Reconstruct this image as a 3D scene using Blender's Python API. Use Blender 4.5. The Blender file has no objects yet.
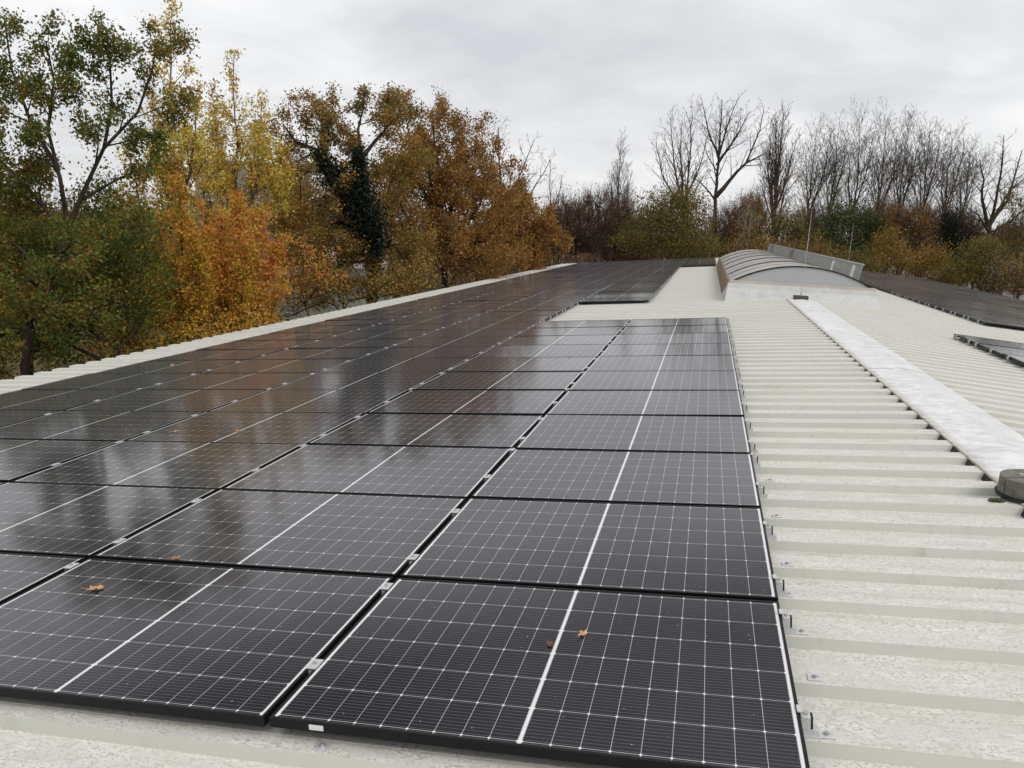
import bpy, bmesh, math, random
import numpy as np
from mathutils import Vector, Matrix

R = math.radians
scene = bpy.context.scene
COL = scene.collection

# ------------------------------------------------------------------ camera
CAM = np.array([-2.20388585, -3.31828133, 1.33952032])
RIGHT = np.array([0.97001713, 0.23858904, 0.04628219])
DOWN = np.array([0.09133126, -0.18137915, -0.97916301])
FWD = np.array([-0.22522293, 0.9540319, -0.19773152])
FPX = 793.886
cd = bpy.data.cameras.new("camera")
cam = bpy.data.objects.new("camera", cd)
COL.objects.link(cam)
cd.sensor_width = 36.0
cd.lens = FPX / 1024 * 36.0
cd.clip_start = 0.05
cd.clip_end = 2000
cam.matrix_world = Matrix(((RIGHT[0], -DOWN[0], -FWD[0], CAM[0]),
                           (RIGHT[1], -DOWN[1], -FWD[1], CAM[1]),
                           (RIGHT[2], -DOWN[2], -FWD[2], CAM[2]),
                           (0, 0, 0, 1)))
scene.camera = cam

# ------------------------------------------------------------------ sky, sun, exposure
SUN_EL, SUN_AZ = R(48), R(125)          # azimuth clockwise from +Y
world = bpy.data.worlds.new("World")
scene.world = world
world.use_nodes = True
wn, wl = world.node_tree.nodes, world.node_tree.links
wn.clear()
wout = wn.new('ShaderNodeOutputWorld')
bg = wn.new('ShaderNodeBackground')
sky = wn.new('ShaderNodeTexSky')
sky.sky_type = 'NISHITA'
sky.sun_disc = False
sky.sun_elevation = SUN_EL
sky.sun_rotation = SUN_AZ
tc = wn.new('ShaderNodeTexCoord')
sep = wn.new('ShaderNodeSeparateXYZ')
wl.new(tc.outputs['Generated'], sep.inputs[0])


def wmath(op, a, b=None, clamp=False):
    n = wn.new('ShaderNodeMath')
    n.operation = op
    n.use_clamp = clamp
    for i, v in enumerate((a, b)):
        if v is None:
            continue
        if isinstance(v, (int, float)):
            n.inputs[i].default_value = v
        else:
            wl.new(v, n.inputs[i])
    return n.outputs[0]


zc = wmath('MAXIMUM', sep.outputs['Z'], 0.0)
den = wmath('ADD', zc, 0.22)
px_ = wmath('DIVIDE', sep.outputs['X'], den)
py_ = wmath('DIVIDE', sep.outputs['Y'], den)
cmb = wn.new('ShaderNodeCombineXYZ')
wl.new(px_, cmb.inputs[0])
wl.new(py_, cmb.inputs[1])


def wnoise(scale, detail, rough, dist, loc):
    mp = wn.new('ShaderNodeMapping')
    mp.inputs['Location'].default_value = loc
    wl.new(cmb.outputs[0], mp.inputs[0])
    n = wn.new('ShaderNodeTexNoise')
    n.inputs['Scale'].default_value = scale
    n.inputs['Detail'].default_value = detail
    n.inputs['Roughness'].default_value = rough
    n.inputs['Distortion'].default_value = dist
    wl.new(mp.outputs[0], n.inputs['Vector'])
    return n.outputs['Fac']


n1 = wnoise(0.9, 7, 0.52, 0.3, (3.1, 1.7, 0))
n2 = wnoise(2.6, 6, 0.55, 0.5, (8.3, 4.4, 0))
mixn = wmath('ADD', wmath('MULTIPLY', n1, 0.65), wmath('MULTIPLY', n2, 0.35))
ramp = wn.new('ShaderNodeValToRGB')
e = ramp.color_ramp.elements
e[0].position, e[0].color = 0.34, (0.58, 0.59, 0.612, 1)
e[1].position, e[1].color = 0.66, (0.90, 0.895, 0.89, 1)
m_ = ramp.color_ramp.elements.new(0.50)
m_.color = (0.73, 0.735, 0.75, 1)
wl.new(mixn, ramp.inputs[0])
# overcast sky: brighter at the zenith, unseen dark band added to dim near panel reflections
zr_ = wn.new('ShaderNodeValToRGB')
ze = zr_.color_ramp.elements
ze[0].position, ze[0].color = 0.0, (1.0, 1.0, 1.0, 1)
ze[1].position, ze[1].color = 1.0, (1.55, 1.55, 1.55, 1)
for p_, v_ in ((0.34, 1.12), (0.44, 0.42), (0.66, 0.90)):
    q_ = ze.new(p_)
    q_.color = (v_, v_, v_ * (1.06 if v_ < 1 else 1.02), 1)
wl.new(zc, zr_.inputs[0])
zen = zr_.outputs[0]
dotn = wn.new('ShaderNodeVectorMath')
dotn.operation = 'DOT_PRODUCT'
wl.new(tc.outputs['Generated'], dotn.inputs[0])
dotn.inputs[1].default_value = (-0.514, 0.597, 0.616)
added_dark_patch = wn.new('ShaderNodeMapRange')  # darker sky patch out of view, added to dim the left panels' reflections
added_dark_patch.interpolation_type = 'SMOOTHSTEP'
for i_, v_ in enumerate((0.925, 0.99, 1.0, 0.50)):
    added_dark_patch.inputs[i_ + 1].default_value = v_
wl.new(dotn.outputs['Value'], added_dark_patch.inputs[0])
zen = wmath('MULTIPLY', zen, added_dark_patch.outputs[0])
cl = wn.new('ShaderNodeVectorMath')
cl.operation = 'SCALE'
wl.new(ramp.outputs[0], cl.inputs[0])
wl.new(zen, cl.inputs['Scale'])
nis = wn.new('ShaderNodeVectorMath')
nis.operation = 'SCALE'
wl.new(sky.outputs[0], nis.inputs[0])
nis.inputs['Scale'].default_value = 0.08
mx = wn.new('ShaderNodeMix')
mx.data_type = 'RGBA'
mx.inputs['Factor'].default_value = 0.93
wl.new(nis.outputs[0], mx.inputs['A'])
wl.new(cl.outputs[0], mx.inputs['B'])
wl.new(mx.outputs['Result'], bg.inputs['Color'])
bg.inputs['Strength'].default_value = 1.0
wl.new(bg.outputs[0], wout.inputs[0])

sd = bpy.data.lights.new("sun", 'SUN')
sd.energy = 1.2
sd.angle = R(25)
sd.color = (1.0, 0.965, 0.91)
sun = bpy.data.objects.new("sun", sd)
COL.objects.link(sun)
sdir = Vector((math.sin(SUN_AZ) * math.cos(SUN_EL), math.cos(SUN_AZ) * math.cos(SUN_EL), math.sin(SUN_EL)))
sun.rotation_euler = (-sdir).to_track_quat('-Z', 'Y').to_euler()
sun.location = (0, 0, 40)

scene.view_settings.view_transform = 'Standard'
scene.view_settings.look = 'None'
scene.view_settings.exposure = 0.15
scene.view_settings.gamma = 1.0
scene.view_settings.use_curve_mapping = False
scene.cycles.max_bounces = 6
scene.cycles.transparent_max_bounces = 6

# ------------------------------------------------------------------ roof frames
TL, TR = R(5.4), R(4.2)
UR = 1.79                        # slope coordinate of the ridge on the left slope
GROUND = -6.3


def LW(u, v, w):
    a = u - UR
    return Vector((a * math.cos(TL) - w * math.sin(TL), v, a * math.sin(TL) + w * math.cos(TL)))


def RW(a, v, w):
    return Vector((a * math.cos(TR) + w * math.sin(TR), v, -a * math.sin(TR) + w * math.cos(TR)))


def project(P):
    d = np.asarray(P, float) - CAM
    z = d @ FWD
    if z < 0.05:
        return None
    return 512 + FPX * (d @ RIGHT) / z, 384 + FPX * (d @ DOWN) / z


def ray(px, py):
    return RIGHT * (px - 512) / FPX + DOWN * (py - 384) / FPX + FWD


def at(px, depth, z=GROUND):
    """world XY seen in column px at the given forward distance, dropped to height z"""
    # horizon row differs with px; iterate to find the row where the ray meets z
    lo, hi = -400.0, 1600.0
    for _ in range(50):
        m = (lo + hi) / 2
        P = CAM + ray(px, m) * depth
        if P[2] > z:
            lo = m
        else:
            hi = m
    return np.array([P[0], P[1], z])


def zrow(px, py, depth):
    return (CAM + ray(px, py) * depth)[2]


# ------------------------------------------------------------------ object helpers
def tag(o, label=None, cat=None, group=None, kind=None):
    if label: o['label'] = label
    if cat: o['category'] = cat
    if group: o['group'] = group
    if kind: o['kind'] = kind
    return o


def empty(name, loc, rot=(0, 0, 0), **k):
    o = bpy.data.objects.new(name, None)
    o.empty_display_size = 0.1
    COL.objects.link(o)
    o.location = loc
    o.rotation_euler = rot
    return tag(o, **k)


def link_mesh(name, me, parent=None, loc=None, rot=None):
    o = bpy.data.objects.new(name, me)
    COL.objects.link(o)
    if parent: o.parent = parent
    if loc is not None: o.location = loc
    if rot is not None: o.rotation_euler = rot
    return o


class MB:
    """collects boxes, prisms and tubes into one mesh"""
    def __init__(s):
        s.v, s.f, s.mi = [], [], []

    def poly(s, pts, mi=0):
        b = len(s.v)
        s.v += [tuple(p) for p in pts]
        s.f.append(tuple(range(b, b + len(pts))))
        s.mi.append(mi)

    def box(s, x0, x1, y0, y1, z0, z1, mi=0, ch=0.0):
        b = len(s.v)
        if ch <= 0:
            s.v += [(x, y, z) for z in (z0, z1) for y in (y0, y1) for x in (x0, x1)]
            for q in ((0, 2, 3, 1), (4, 5, 7, 6), (0, 1, 5, 4), (1, 3, 7, 5), (3, 2, 6, 7), (2, 0, 4, 6)):
                s.f.append(tuple(b + i for i in q)); s.mi.append(mi)
        else:
            bm = bmesh.new()
            bmesh.ops.create_cube(bm, size=1)
            for vv in bm.verts:
                vv.co = Vector(((x0 + x1) / 2 + vv.co.x * (x1 - x0), (y0 + y1) / 2 + vv.co.y * (y1 - y0), (z0 + z1) / 2 + vv.co.z * (z1 - z0)))
            bmesh.ops.bevel(bm, geom=bm.edges[:], offset=ch, segments=2, affect='EDGES', profile=0.5)
            s.bm(bm, mi)

    def bm(s, bm, mi=0):
        b = len(s.v)
        bm.verts.index_update()
        s.v += [tuple(v.co) for v in bm.verts]
        for f in bm.faces:
            s.f.append(tuple(b + v.index for v in f.verts)); s.mi.append(mi)
        bm.free()

    def tube(s, p0, p1, r0, r1, n=8, mi=0, caps=True):
        p0, p1 = Vector(p0), Vector(p1)
        d = (p1 - p0).normalized()
        a = d.orthogonal().normalized(); c = d.cross(a)
        b = len(s.v)
        for p, r in ((p0, r0), (p1, r1)):
            for i in range(n):
                t = 2 * math.pi * i / n
                s.v.append(tuple(p + a * math.cos(t) * r + c * math.sin(t) * r))
        for i in range(n):
            j = (i + 1) % n
            s.f.append((b + i, b + j, b + n + j, b + n + i)); s.mi.append(mi)
        if caps:
            s.f.append(tuple(b + i for i in reversed(range(n)))); s.mi.append(mi)
            s.f.append(tuple(b + n + i for i in range(n))); s.mi.append(mi)

    def extrude(s, prof, y0, y1, mi=0, caps=True, closed=True):
        """profile in XZ pulled along Y"""
        b = len(s.v); n = len(prof)
        s.v += [(x, y0, z) for x, z in prof] + [(x, y1, z) for x, z in prof]
        for i in range(n if closed else n - 1):
            j = (i + 1) % n
            s.f.append((b + i, b + j, b + n + j, b + n + i)); s.mi.append(mi)
        if caps and closed:
            s.f.append(tuple(b + i for i in reversed(range(n)))); s.mi.append(mi)
            s.f.append(tuple(b + n + i for i in range(n))); s.mi.append(mi)

    def mesh(s, name, mats, smooth=False):
        me = bpy.data.meshes.new(name)
        me.from_pydata(s.v, [], s.f)
        for m in (mats if isinstance(mats, (list, tuple)) else [mats]):
            me.materials.append(m)
        me.polygons.foreach_set('material_index', s.mi)
        if smooth:
            me.polygons.foreach_set('use_smooth', [True] * len(s.f))
        me.update()
        return me

    def build(s, name, mats, parent=None, loc=None, rot=None, smooth=False):
        return link_mesh(name, s.mesh(name, mats, smooth), parent, loc, rot)


# ------------------------------------------------------------------ material helpers
class NT:
    def __init__(s, name):
        s.mat = bpy.data.materials.new(name)
        s.mat.use_nodes = True
        s.n, s.l = s.mat.node_tree.nodes, s.mat.node_tree.links
        s.n.clear()
        s.out = s.n.new('ShaderNodeOutputMaterial')
        s.b = s.n.new('ShaderNodeBsdfPrincipled')
        s.l.new(s.b.outputs[0], s.out.inputs[0])
        s.tc = s.n.new('ShaderNodeTexCoord')

    def put(s, v, sock):
        if isinstance(v, (int, float)):
            sock.default_value = v
        elif isinstance(v, tuple):
            sock.default_value = v if len(v) == 4 or sock.type == 'VECTOR' else (*v, 1)
        else:
            s.l.new(v, sock)

    def m(s, op, a, b=None, c=None, clamp=False):
        n = s.n.new('ShaderNodeMath'); n.operation = op; n.use_clamp = clamp
        for i, v in enumerate((a, b, c)):
            if v is not None: s.put(v, n.inputs[i])
        return n.outputs[0]

    def sep(s, v):
        n = s.n.new('ShaderNodeSeparateXYZ'); s.l.new(v, n.inputs[0]); return n.outputs

    def noise(s, scale, detail=4, rough=0.55, vec=None, stretch=None, dist=0.0, loc=None):
        vec = vec or s.tc.outputs['Object']
        if stretch or loc:
            mp = s.n.new('ShaderNodeMapping')
            if stretch: mp.inputs['Scale'].default_value = stretch
            if loc: mp.inputs['Location'].default_value = loc
            s.l.new(vec, mp.inputs[0]); vec = mp.outputs[0]
        n = s.n.new('ShaderNodeTexNoise')
        n.inputs['Scale'].default_value = scale; n.inputs['Detail'].default_value = detail
        n.inputs['Roughness'].default_value = rough; n.inputs['Distortion'].default_value = dist
        s.l.new(vec, n.inputs['Vector'])
        return n.outputs['Fac']

    def ramp(s, fac, stops, interp='LINEAR'):
        n = s.n.new('ShaderNodeValToRGB'); n.color_ramp.interpolation = interp
        el = n.color_ramp.elements
        for i, (p, c) in enumerate(stops):
            x = el[i] if i < 2 else el.new(p)
            x.position = p
            x.color = (*c, 1) if isinstance(c, tuple) else (c, c, c, 1)
        s.l.new(fac, n.inputs[0])
        return n.outputs[0]

    def mix(s, f, a, b, mode='MIX'):
        n = s.n.new('ShaderNodeMix'); n.data_type = 'RGBA'; n.blend_type = mode
        s.put(f, n.inputs['Factor']); s.put(a, n.inputs['A']); s.put(b, n.inputs['B'])
        return n.outputs['Result']

    def bump(s, h, strength, dist=0.01):
        n = s.n.new('ShaderNodeBump'); n.inputs['Strength'].default_value = strength
        n.inputs['Distance'].default_value = dist
        s.l.new(h, n.inputs['Height']); s.l.new(n.outputs[0], s.b.inputs['Normal'])

    def set(s, **k):
        for kk, v in k.items():
            s.put(v, s.b.inputs[kk.replace('_', ' ')])
        return s.mat


def plain(name, col, rough=0.6, metal=0.0, var=0.25, scale=14, spec=0.5):
    t = NT(name)
    f = t.noise(scale, 5, 0.6)
    lo = tuple(c * (1 - var) for c in col); hi = tuple(min(1, c * (1 + var * 0.6)) for c in col)
    return t.set(Base_Color=t.ramp(f, [(0.3, lo), (0.7, hi)]), Roughness=rough, Metallic=metal, Specular_IOR_Level=spec)


def roof_mats():
    # flat faces of the sheet: weathered coating, speckled with dirt and lichen
    t = NT('coated_sheet_weathered')
    obj = t.tc.outputs['Object']
    fine = t.noise(120, 3, 0.75, stretch=(0.6, 1, 1), dist=0.3)
    mid = t.noise(19, 5, 0.65, stretch=(0.4, 1, 1))
    big = t.noise(0.9, 4, 0.6)
    rust = t.noise(6.5, 6, 0.7, stretch=(0.35, 1, 1), loc=(5, 2, 1))
    base = t.ramp(big, [(0.3, (0.62, 0.605, 0.555)), (0.7, (0.70, 0.685, 0.635))])
    base = t.mix(t.m('MULTIPLY', t.ramp(mid, [(0.44, 0.0), (0.64, 1.0)]), 0.6), base, (0.83, 0.82, 0.79))
    sp = t.m('MULTIPLY', t.ramp(fine, [(0.49, 0.0), (0.60, 1.0)]), t.ramp(mid, [(0.34, 0.22), (0.62, 0.85)]))
    base = t.mix(sp, base, (0.40, 0.355, 0.28))
    base = t.mix(t.m('MULTIPLY', t.ramp(rust, [(0.53, 0.0), (0.72, 1.0)]), 0.40), base, (0.45, 0.37, 0.26))
    run = t.noise(2.4, 7, 0.72, stretch=(0.22, 3.2, 1), loc=(1, 9, 0))
    base = t.mix(t.m('MULTIPLY', t.ramp(run, [(0.54, 0.0), (0.70, 1.0)]), 0.38), base, (0.36, 0.32, 0.25))
    t.bump(fine, 0.25, 0.003)
    flat = t.set(Base_Color=base, Roughness=0.55, Specular_IOR_Level=0.35)
    # the sides of the ribs have no speckle and a smooth, darker grey-green tone
    t = NT('coated_sheet_smooth')
    big = t.noise(1.4, 4, 0.6, stretch=(0.3, 1, 1))
    st = t.noise(9, 5, 0.65, stretch=(1, 0.4, 0.4))
    base = t.ramp(big, [(0.3, (0.54, 0.543, 0.485)), (0.7, (0.61, 0.61, 0.55))])
    base = t.mix(t.m('MULTIPLY', t.ramp(st, [(0.58, 0.0), (0.78, 1.0)]), 0.4), base, (0.34, 0.29, 0.20))
    side = t.set(Base_Color=base, Roughness=0.5, Specular_IOR_Level=0.35)
    return flat, side


def panel_mat():
    t = NT('solar_cells_under_glass')
    X, Y, Z = t.sep(t.tc.outputs['Object'])[0:3]
    ax = t.m('ABSOLUTE', X)
    pitch = (0.838 - 0.007) / 9
    q = t.m('MULTIPLY', t.m('SUBTRACT', ax, 0.007), 1 / pitch)
    dx = t.m('MULTIPLY', t.m('ABSOLUTE', t.m('SUBTRACT', q, t.m('ROUND', q))), pitch)
    qy = t.m('MULTIPLY', Y, 1 / 0.1835)
    dy = t.m('MULTIPLY', t.m('ABSOLUTE', t.m('SUBTRACT', qy, t.m('ROUND', qy))), 0.1835)
    l1 = t.m('LESS_THAN', dx, 0.0008)
    l2 = t.m('LESS_THAN', dy, 0.0010)
    dia = t.m('LESS_THAN', t.m('ADD', dx, dy), 0.0066)
    cen = t.m('LESS_THAN', ax, 0.0055)
    edge = t.m('GREATER_THAN', ax, 0.8392)
    white = t.m('MAXIMUM', t.m('MAXIMUM', l1, l2), dia)
    wide = t.m('MAXIMUM', cen, edge)
    # ten fine busbars per cell, running along the panel
    qb = t.m('MULTIPLY', t.m('ADD', Y, 0.009), 1 / 0.01835)
    db = t.m('ABSOLUTE', t.m('SUBTRACT', qb, t.m('ROUND', qb)))
    bus = t.m('LESS_THAN', db, 0.05)
    oi = t.n.new('ShaderNodeObjectInfo')
    cellv = t.mix(oi.outputs['Random'], (0.006, 0.0045, 0.0065), (0.0095, 0.0068, 0.010))
    c = t.mix(t.m('MULTIPLY', bus, 0.8), cellv, (0.15, 0.15, 0.155))
    c = t.mix(white, c, (0.58, 0.58, 0.57))
    c = t.mix(dia, c, (0.78, 0.78, 0.77))
    c = t.mix(wide, c, (0.80, 0.80, 0.79))
    # dried dust, drops and small debris lying on the glass
    vor = t.n.new('ShaderNodeTexVoronoi'); vor.inputs['Scale'].default_value = 26
    vadd = t.n.new('ShaderNodeVectorMath'); vadd.operation = 'ADD'
    t.l.new(t.tc.outputs['Object'], vadd.inputs[0])
    cmbv = t.n.new('ShaderNodeCombineXYZ')
    t.put(t.m('MULTIPLY', oi.outputs['Random'], 37.0), cmbv.inputs[0])
    t.l.new(cmbv.outputs[0], vadd.inputs[1])
    vv = vadd.outputs[0]
    t.l.new(vv, vor.inputs['Vector'])
    rnd = t.sep(vor.outputs['Color'])
    spot = t.m('MULTIPLY', t.m('LESS_THAN', vor.outputs['Distance'], t.m('MULTIPLY', rnd[1], 0.10)), t.m('GREATER_THAN', rnd[0], 0.62))
    spotc = t.mix(t.m('GREATER_THAN', rnd[2], 0.55), (0.035, 0.03, 0.025), (0.33, 0.31, 0.28))
    c = t.mix(t.m('MULTIPLY', spot, 0.8), c, spotc)
    dust = t.noise(3.2, 6, 0.65, vec=vv, stretch=(1, 1, 1))
    c = t.mix(t.m('MULTIPLY', t.ramp(dust, [(0.35, 0.0), (0.75, 1.0)]), 0.022), c, (0.45, 0.42, 0.38))
    wet = t.noise(7, 5, 0.7, vec=vv)
    rough = t.m('ADD', t.m('MULTIPLY', wet, 0.14), 0.035)
    rough = t.m('ADD', rough, t.m('MULTIPLY', spot, 0.4))
    wav = t.noise(2.2, 2, 0.5, vec=vv)
    t.bump(wav, 0.06, 0.01)
    return t.set(Base_Color=c, Roughness=rough, IOR=1.57, Specular_Tint=(0.93, 0.82, 1.0, 1.0), Sheen_Weight=0.13, Sheen_Roughness=0.30, Sheen_Tint=(0.93, 0.92, 0.95, 1.0))


def leaf_mat(name, cols, trans=0.35, clump=0.6):
    t = NT(name)
    geo = t.n.new('ShaderNodeNewGeometry')
    ns = t.noise(clump, 3, 0.6)
    fac = t.m('ADD', t.m('MULTIPLY', geo.outputs['Random Per Island'], 0.62), t.m('MULTIPLY', t.m('SUBTRACT', ns, 0.31), 1.0), clamp=True)
    k = len(cols)
    c = t.ramp(fac, [(i / (k - 1), cc) for i, cc in enumerate(cols)])
    t.set(Base_Color=c, Roughness=0.6, Specular_IOR_Level=0.25)
    tr = t.n.new('ShaderNodeBsdfTranslucent')
    t.l.new(c, tr.inputs[0])
    ms = t.n.new('ShaderNodeMixShader')
    ms.inputs[0].default_value = trans
    t.l.new(t.b.outputs[0], ms.inputs[1]); t.l.new(tr.outputs[0], ms.inputs[2])
    t.l.new(ms.outputs[0], t.out.inputs[0])
    return t.mat


def bark(name, a, b):
    t = NT(name)
    f = t.noise(5, 6, 0.7, stretch=(1, 1, 0.3))
    c = t.ramp(f, [(0.35, a), (0.65, b)])
    t.bump(f, 0.5, 0.03)
    return t.set(Base_Color=c, Roughness=0.9, Specular_IOR_Level=0.15)


M = {}
M['flat'], M['side'] = roof_mats()
M['cells'] = panel_mat()
M['frame'] = plain('black_anodised_frame', (0.006, 0.006, 0.007), 0.45, 0.0, 0.2, 30, spec=0.25)
M['alu'] = plain('aluminium', (0.66, 0.66, 0.66), 0.4, 0.35, 0.12, 40)
M['rubber'] = plain('black_rubber', (0.012, 0.012, 0.012), 0.6)
M['white'] = plain('white_paint', (0.74, 0.74, 0.72), 0.5, 0, 0.12, 6)
M['sticker'] = plain('white_sticker', (0.75, 0.75, 0.74), 0.5, 0, 0.05)
M['concrete'] = plain('weathered_concrete', (0.18, 0.168, 0.145), 0.9, 0, 0.4, 22)
M['darkconc'] = plain('dark_concrete', (0.085, 0.078, 0.07), 0.9, 0, 0.4, 22)
M['steel'] = plain('galvanised_steel', (0.50, 0.50, 0.49), 0.45, 0.6, 0.15, 20)
M['wall'] = plain('light_wall_sheet', (0.5, 0.5, 0.47), 0.6, 0, 0.12, 2)
M['leafbrown'] = plain('dry_leaf', (0.46, 0.20, 0.075), 0.7, 0, 0.35, 60)
M['leaftan'] = plain('tan_dry_leaf', (0.58, 0.34, 0.16), 0.7, 0, 0.3, 60)
M['leafdark'] = plain('dark_dry_leaf', (0.16, 0.065, 0.035), 0.7, 0, 0.3, 60)
M['moss'] = plain('moss', (0.055, 0.075, 0.018), 0.95, 0, 0.5, 60)


def cap_mat():
    t = NT('white_ridge_flashing')
    X, Y, Z = t.sep(t.tc.outputs['Object'])[0:3]
    streak = t.noise(6.5, 9, 0.78, stretch=(0.75, 1.3, 1), dist=0.1)
    fine = t.noise(48, 4, 0.72, stretch=(0.5, 1, 1))
    blot = t.noise(1.5, 4, 0.65, loc=(2, 7, 1))
    c = t.ramp(streak, [(0.34, (0.54, 0.54, 0.53)), (0.48, (0.74, 0.74, 0.735)), (0.60, (0.88, 0.88, 0.88))])
    c = t.mix(t.m('MULTIPLY', t.ramp(fine, [(0.56, 0.0), (0.68, 1.0)]), t.ramp(blot, [(0.4, 0.08), (0.65, 0.6)])), c, (0.22, 0.19, 0.15))
    tilt_shade = t.m('MULTIPLY', t.m('GREATER_THAN', X, 0.0), t.ramp(t.noise(3.0, 6, 0.7, loc=(4, 1, 0)), [(0.38, 0.05), (0.64, 0.6)]))  # right flap greyed unevenly: shade of its tilt painted into the colour
    c = t.mix(tilt_shade, c, (0.60, 0.595, 0.575))
    # lichen and rust along the lower left hem
    d = t.m('ADD', X, 0.335)
    hem = t.m('SUBTRACT', 1.0, t.m('MULTIPLY', d, 1 / 0.085), clamp=True)
    hem = t.m('MULTIPLY', hem, t.ramp(t.noise(12, 5, 0.7), [(0.3, 0.25), (0.6, 1.0)]))
    c = t.mix(t.m('MULTIPLY', hem, 0.8), c, (0.33, 0.235, 0.15))
    t.bump(streak, 0.06, 0.004)
    return t.set(Base_Color=c, Roughness=0.45, Specular_IOR_Level=0.4)


def stain_mat():
    t = NT('stained_upstand')
    f = t.noise(4, 6, 0.7, stretch=(1, 0.6, 2.0))
    g = t.noise(40, 4, 0.7)
    c = t.ramp(f, [(0.32, (0.15, 0.105, 0.055)), (0.55, (0.27, 0.20, 0.115)), (0.72, (0.42, 0.37, 0.29))])
    c = t.mix(t.m('MULTIPLY', g, 0.3), c, (0.10, 0.08, 0.05))
    return t.set(Base_Color=c, Roughness=0.8, Specular_IOR_Level=0.2)


def vault_mat():
    t = NT('weathered_polycarbonate')
    f = t.noise(2.2, 5, 0.65, stretch=(1.2, 0.8, 1))
    g = t.noise(30, 4, 0.7)
    c = t.ramp(f, [(0.3, (0.34, 0.315, 0.275)), (0.7, (0.50, 0.475, 0.43))])
    c = t.mix(t.m('MULTIPLY', t.ramp(g, [(0.55, 0.0), (0.7, 1.0)]), 0.35), c, (0.2, 0.18, 0.14))
    return t.set(Base_Color=c, Roughness=0.3, Specular_IOR_Level=0.5)


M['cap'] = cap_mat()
M['stain'] = stain_mat()
M['vault'] = vault_mat()
M['kerb'] = plain('pale_kerb_sheet', (0.57, 0.57, 0.55), 0.55, 0, 0.14, 5)
M['endpanel'] = plain('grey_end_glazing', (0.43, 0.445, 0.45), 0.35, 0, 0.07, 1.2)
M['flap'] = plain('grey_deflector_sheet', (0.30, 0.30, 0.29), 0.5, 0, 0.22, 3.5)
M['flapdark'] = plain('dark_grey_sheet', (0.15, 0.155, 0.16), 0.5, 0, 0.2, 4)

# ------------------------------------------------------------------ ground
g = MB()
N = 24
for i in range(N):
    for j in range(N):
        x0, x1 = -600 + 1200 * i / N, -600 + 1200 * (i + 1) / N
        y0, y1 = -500 + 1500 * j / N, -500 + 1500 * (j + 1) / N
        g.poly([(x0, y0, GROUND), (x1, y0, GROUND), (x1, y1, GROUND), (x0, y1, GROUND)])
t = NT('leafy_ground')
f1 = t.noise(0.35, 6, 0.65); f2 = t.noise(9, 5, 0.7)
gc = t.ramp(f1, [(0.35, (0.05, 0.06, 0.02)), (0.6, (0.09, 0.07, 0.035))])
gc = t.mix(t.m('MULTIPLY', t.ramp(f2, [(0.5, 0.0), (0.62, 1.0)]), 0.7), gc, (0.20, 0.11, 0.04))
M['ground'] = t.set(Base_Color=gc, Roughness=0.95, Specular_IOR_Level=0.1)
tag(g.build('ground', M['ground']), kind='structure')

# ------------------------------------------------------------------ warehouse: two corrugated slopes, ridge cap, walls
PITCH = 0.3475
CREST, VALLEY = -0.078, -0.122
Y0R, Y1R = -4.2, 51.2
UE = -10.2                        # left eave (slope coordinate)
AE = 10.95                         # right eave
wh = empty('warehouse', (0, 20, GROUND),
           label='long low warehouse with a pale corrugated metal gable roof carrying the solar panels', cat='warehouse')


def world_child(o):
    """keep world-space mesh coordinates under the warehouse empty"""
    o.matrix_parent_inverse = Matrix.Translation((0, -20, -GROUND))
    return o


def slope(u0, u1, phase):
    m = MB()
    k0 = math.floor((Y0R - phase) / PITCH); k1 = math.ceil((Y1R - phase) / PITCH)
    prof = []
    for k in range(k0, k1):
        v = phase + k * PITCH
        prof += [(v - 0.014, VALLEY), (v, CREST), (v + 0.072, CREST), (v + 0.076, CREST - 0.003), (v + 0.080, CREST), (v + 0.150, CREST), (v + 0.176, VALLEY), (v + 0.255, VALLEY), (v + 0.261, VALLEY + 0.006), (v + 0.268, VALLEY)]
    us = [u0 + (u1 - u0) * i / 4 for i in range(5)]
    n = len(prof)
    for u in us:
        m.v += [(u, p[0], p[1]) for p in prof]
    for i in range(4):
        for j in range(n - 1):
            m.f.append((i * n + j, (i + 1) * n + j, (i + 1) * n + j + 1, i * n + j + 1))
            m.mi.append(1 if j % 10 in (0, 5) else 0)
    return m


sl = slope(UE - UR, 0.0, 0.177).build('roof_slope', [M['flat'], M['side']], wh, (0, 0, 0), (0, -TL, 0))
world_child(sl); sl['label'] = 'left roof slope with most of the panels'
sr = slope(0.0, AE, 0.177).build('roof_slope', [M['flat'], M['side']], wh, (0, 0, 0), (0, TR, 0))
world_child(sr); sr['label'] = 'right roof slope beyond the ridge'
for s_ in (sl, sr):
    md = s_.modifiers.new('thick', 'SOLIDIFY'); md.thickness = 0.0012; md.offset = -1

# ridge cap, folded sheet resting on the crests, in lengths
def cap_piece(y0, y1, dz):
    m = MB()
    w = CREST + 0.010 + dz
    a = LW(UR - 0.335, 0, w); b = LW(UR - 0.335, 0, w - 0.018)
    c = RW(0.30, 0, w - 0.004); d = RW(0.30, 0, w - 0.020)
    top = [(b.x, b.z), (a.x, a.z), (-0.05, w - 0.05 * math.sin(TL)), (0.0, w + 0.002), (0.05, w - 0.05 * math.sin(TR)), (c.x, c.z), (d.x, d.z)]
    und = [(x, z - 0.003) for x, z in reversed(top[1:-1])]
    und = [(b.x + 0.003, b.z)] + und[::-1] + [(d.x - 0.003, d.z)]
    m.extrude(top + und[::-1], y0, y1)
    return m


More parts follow.
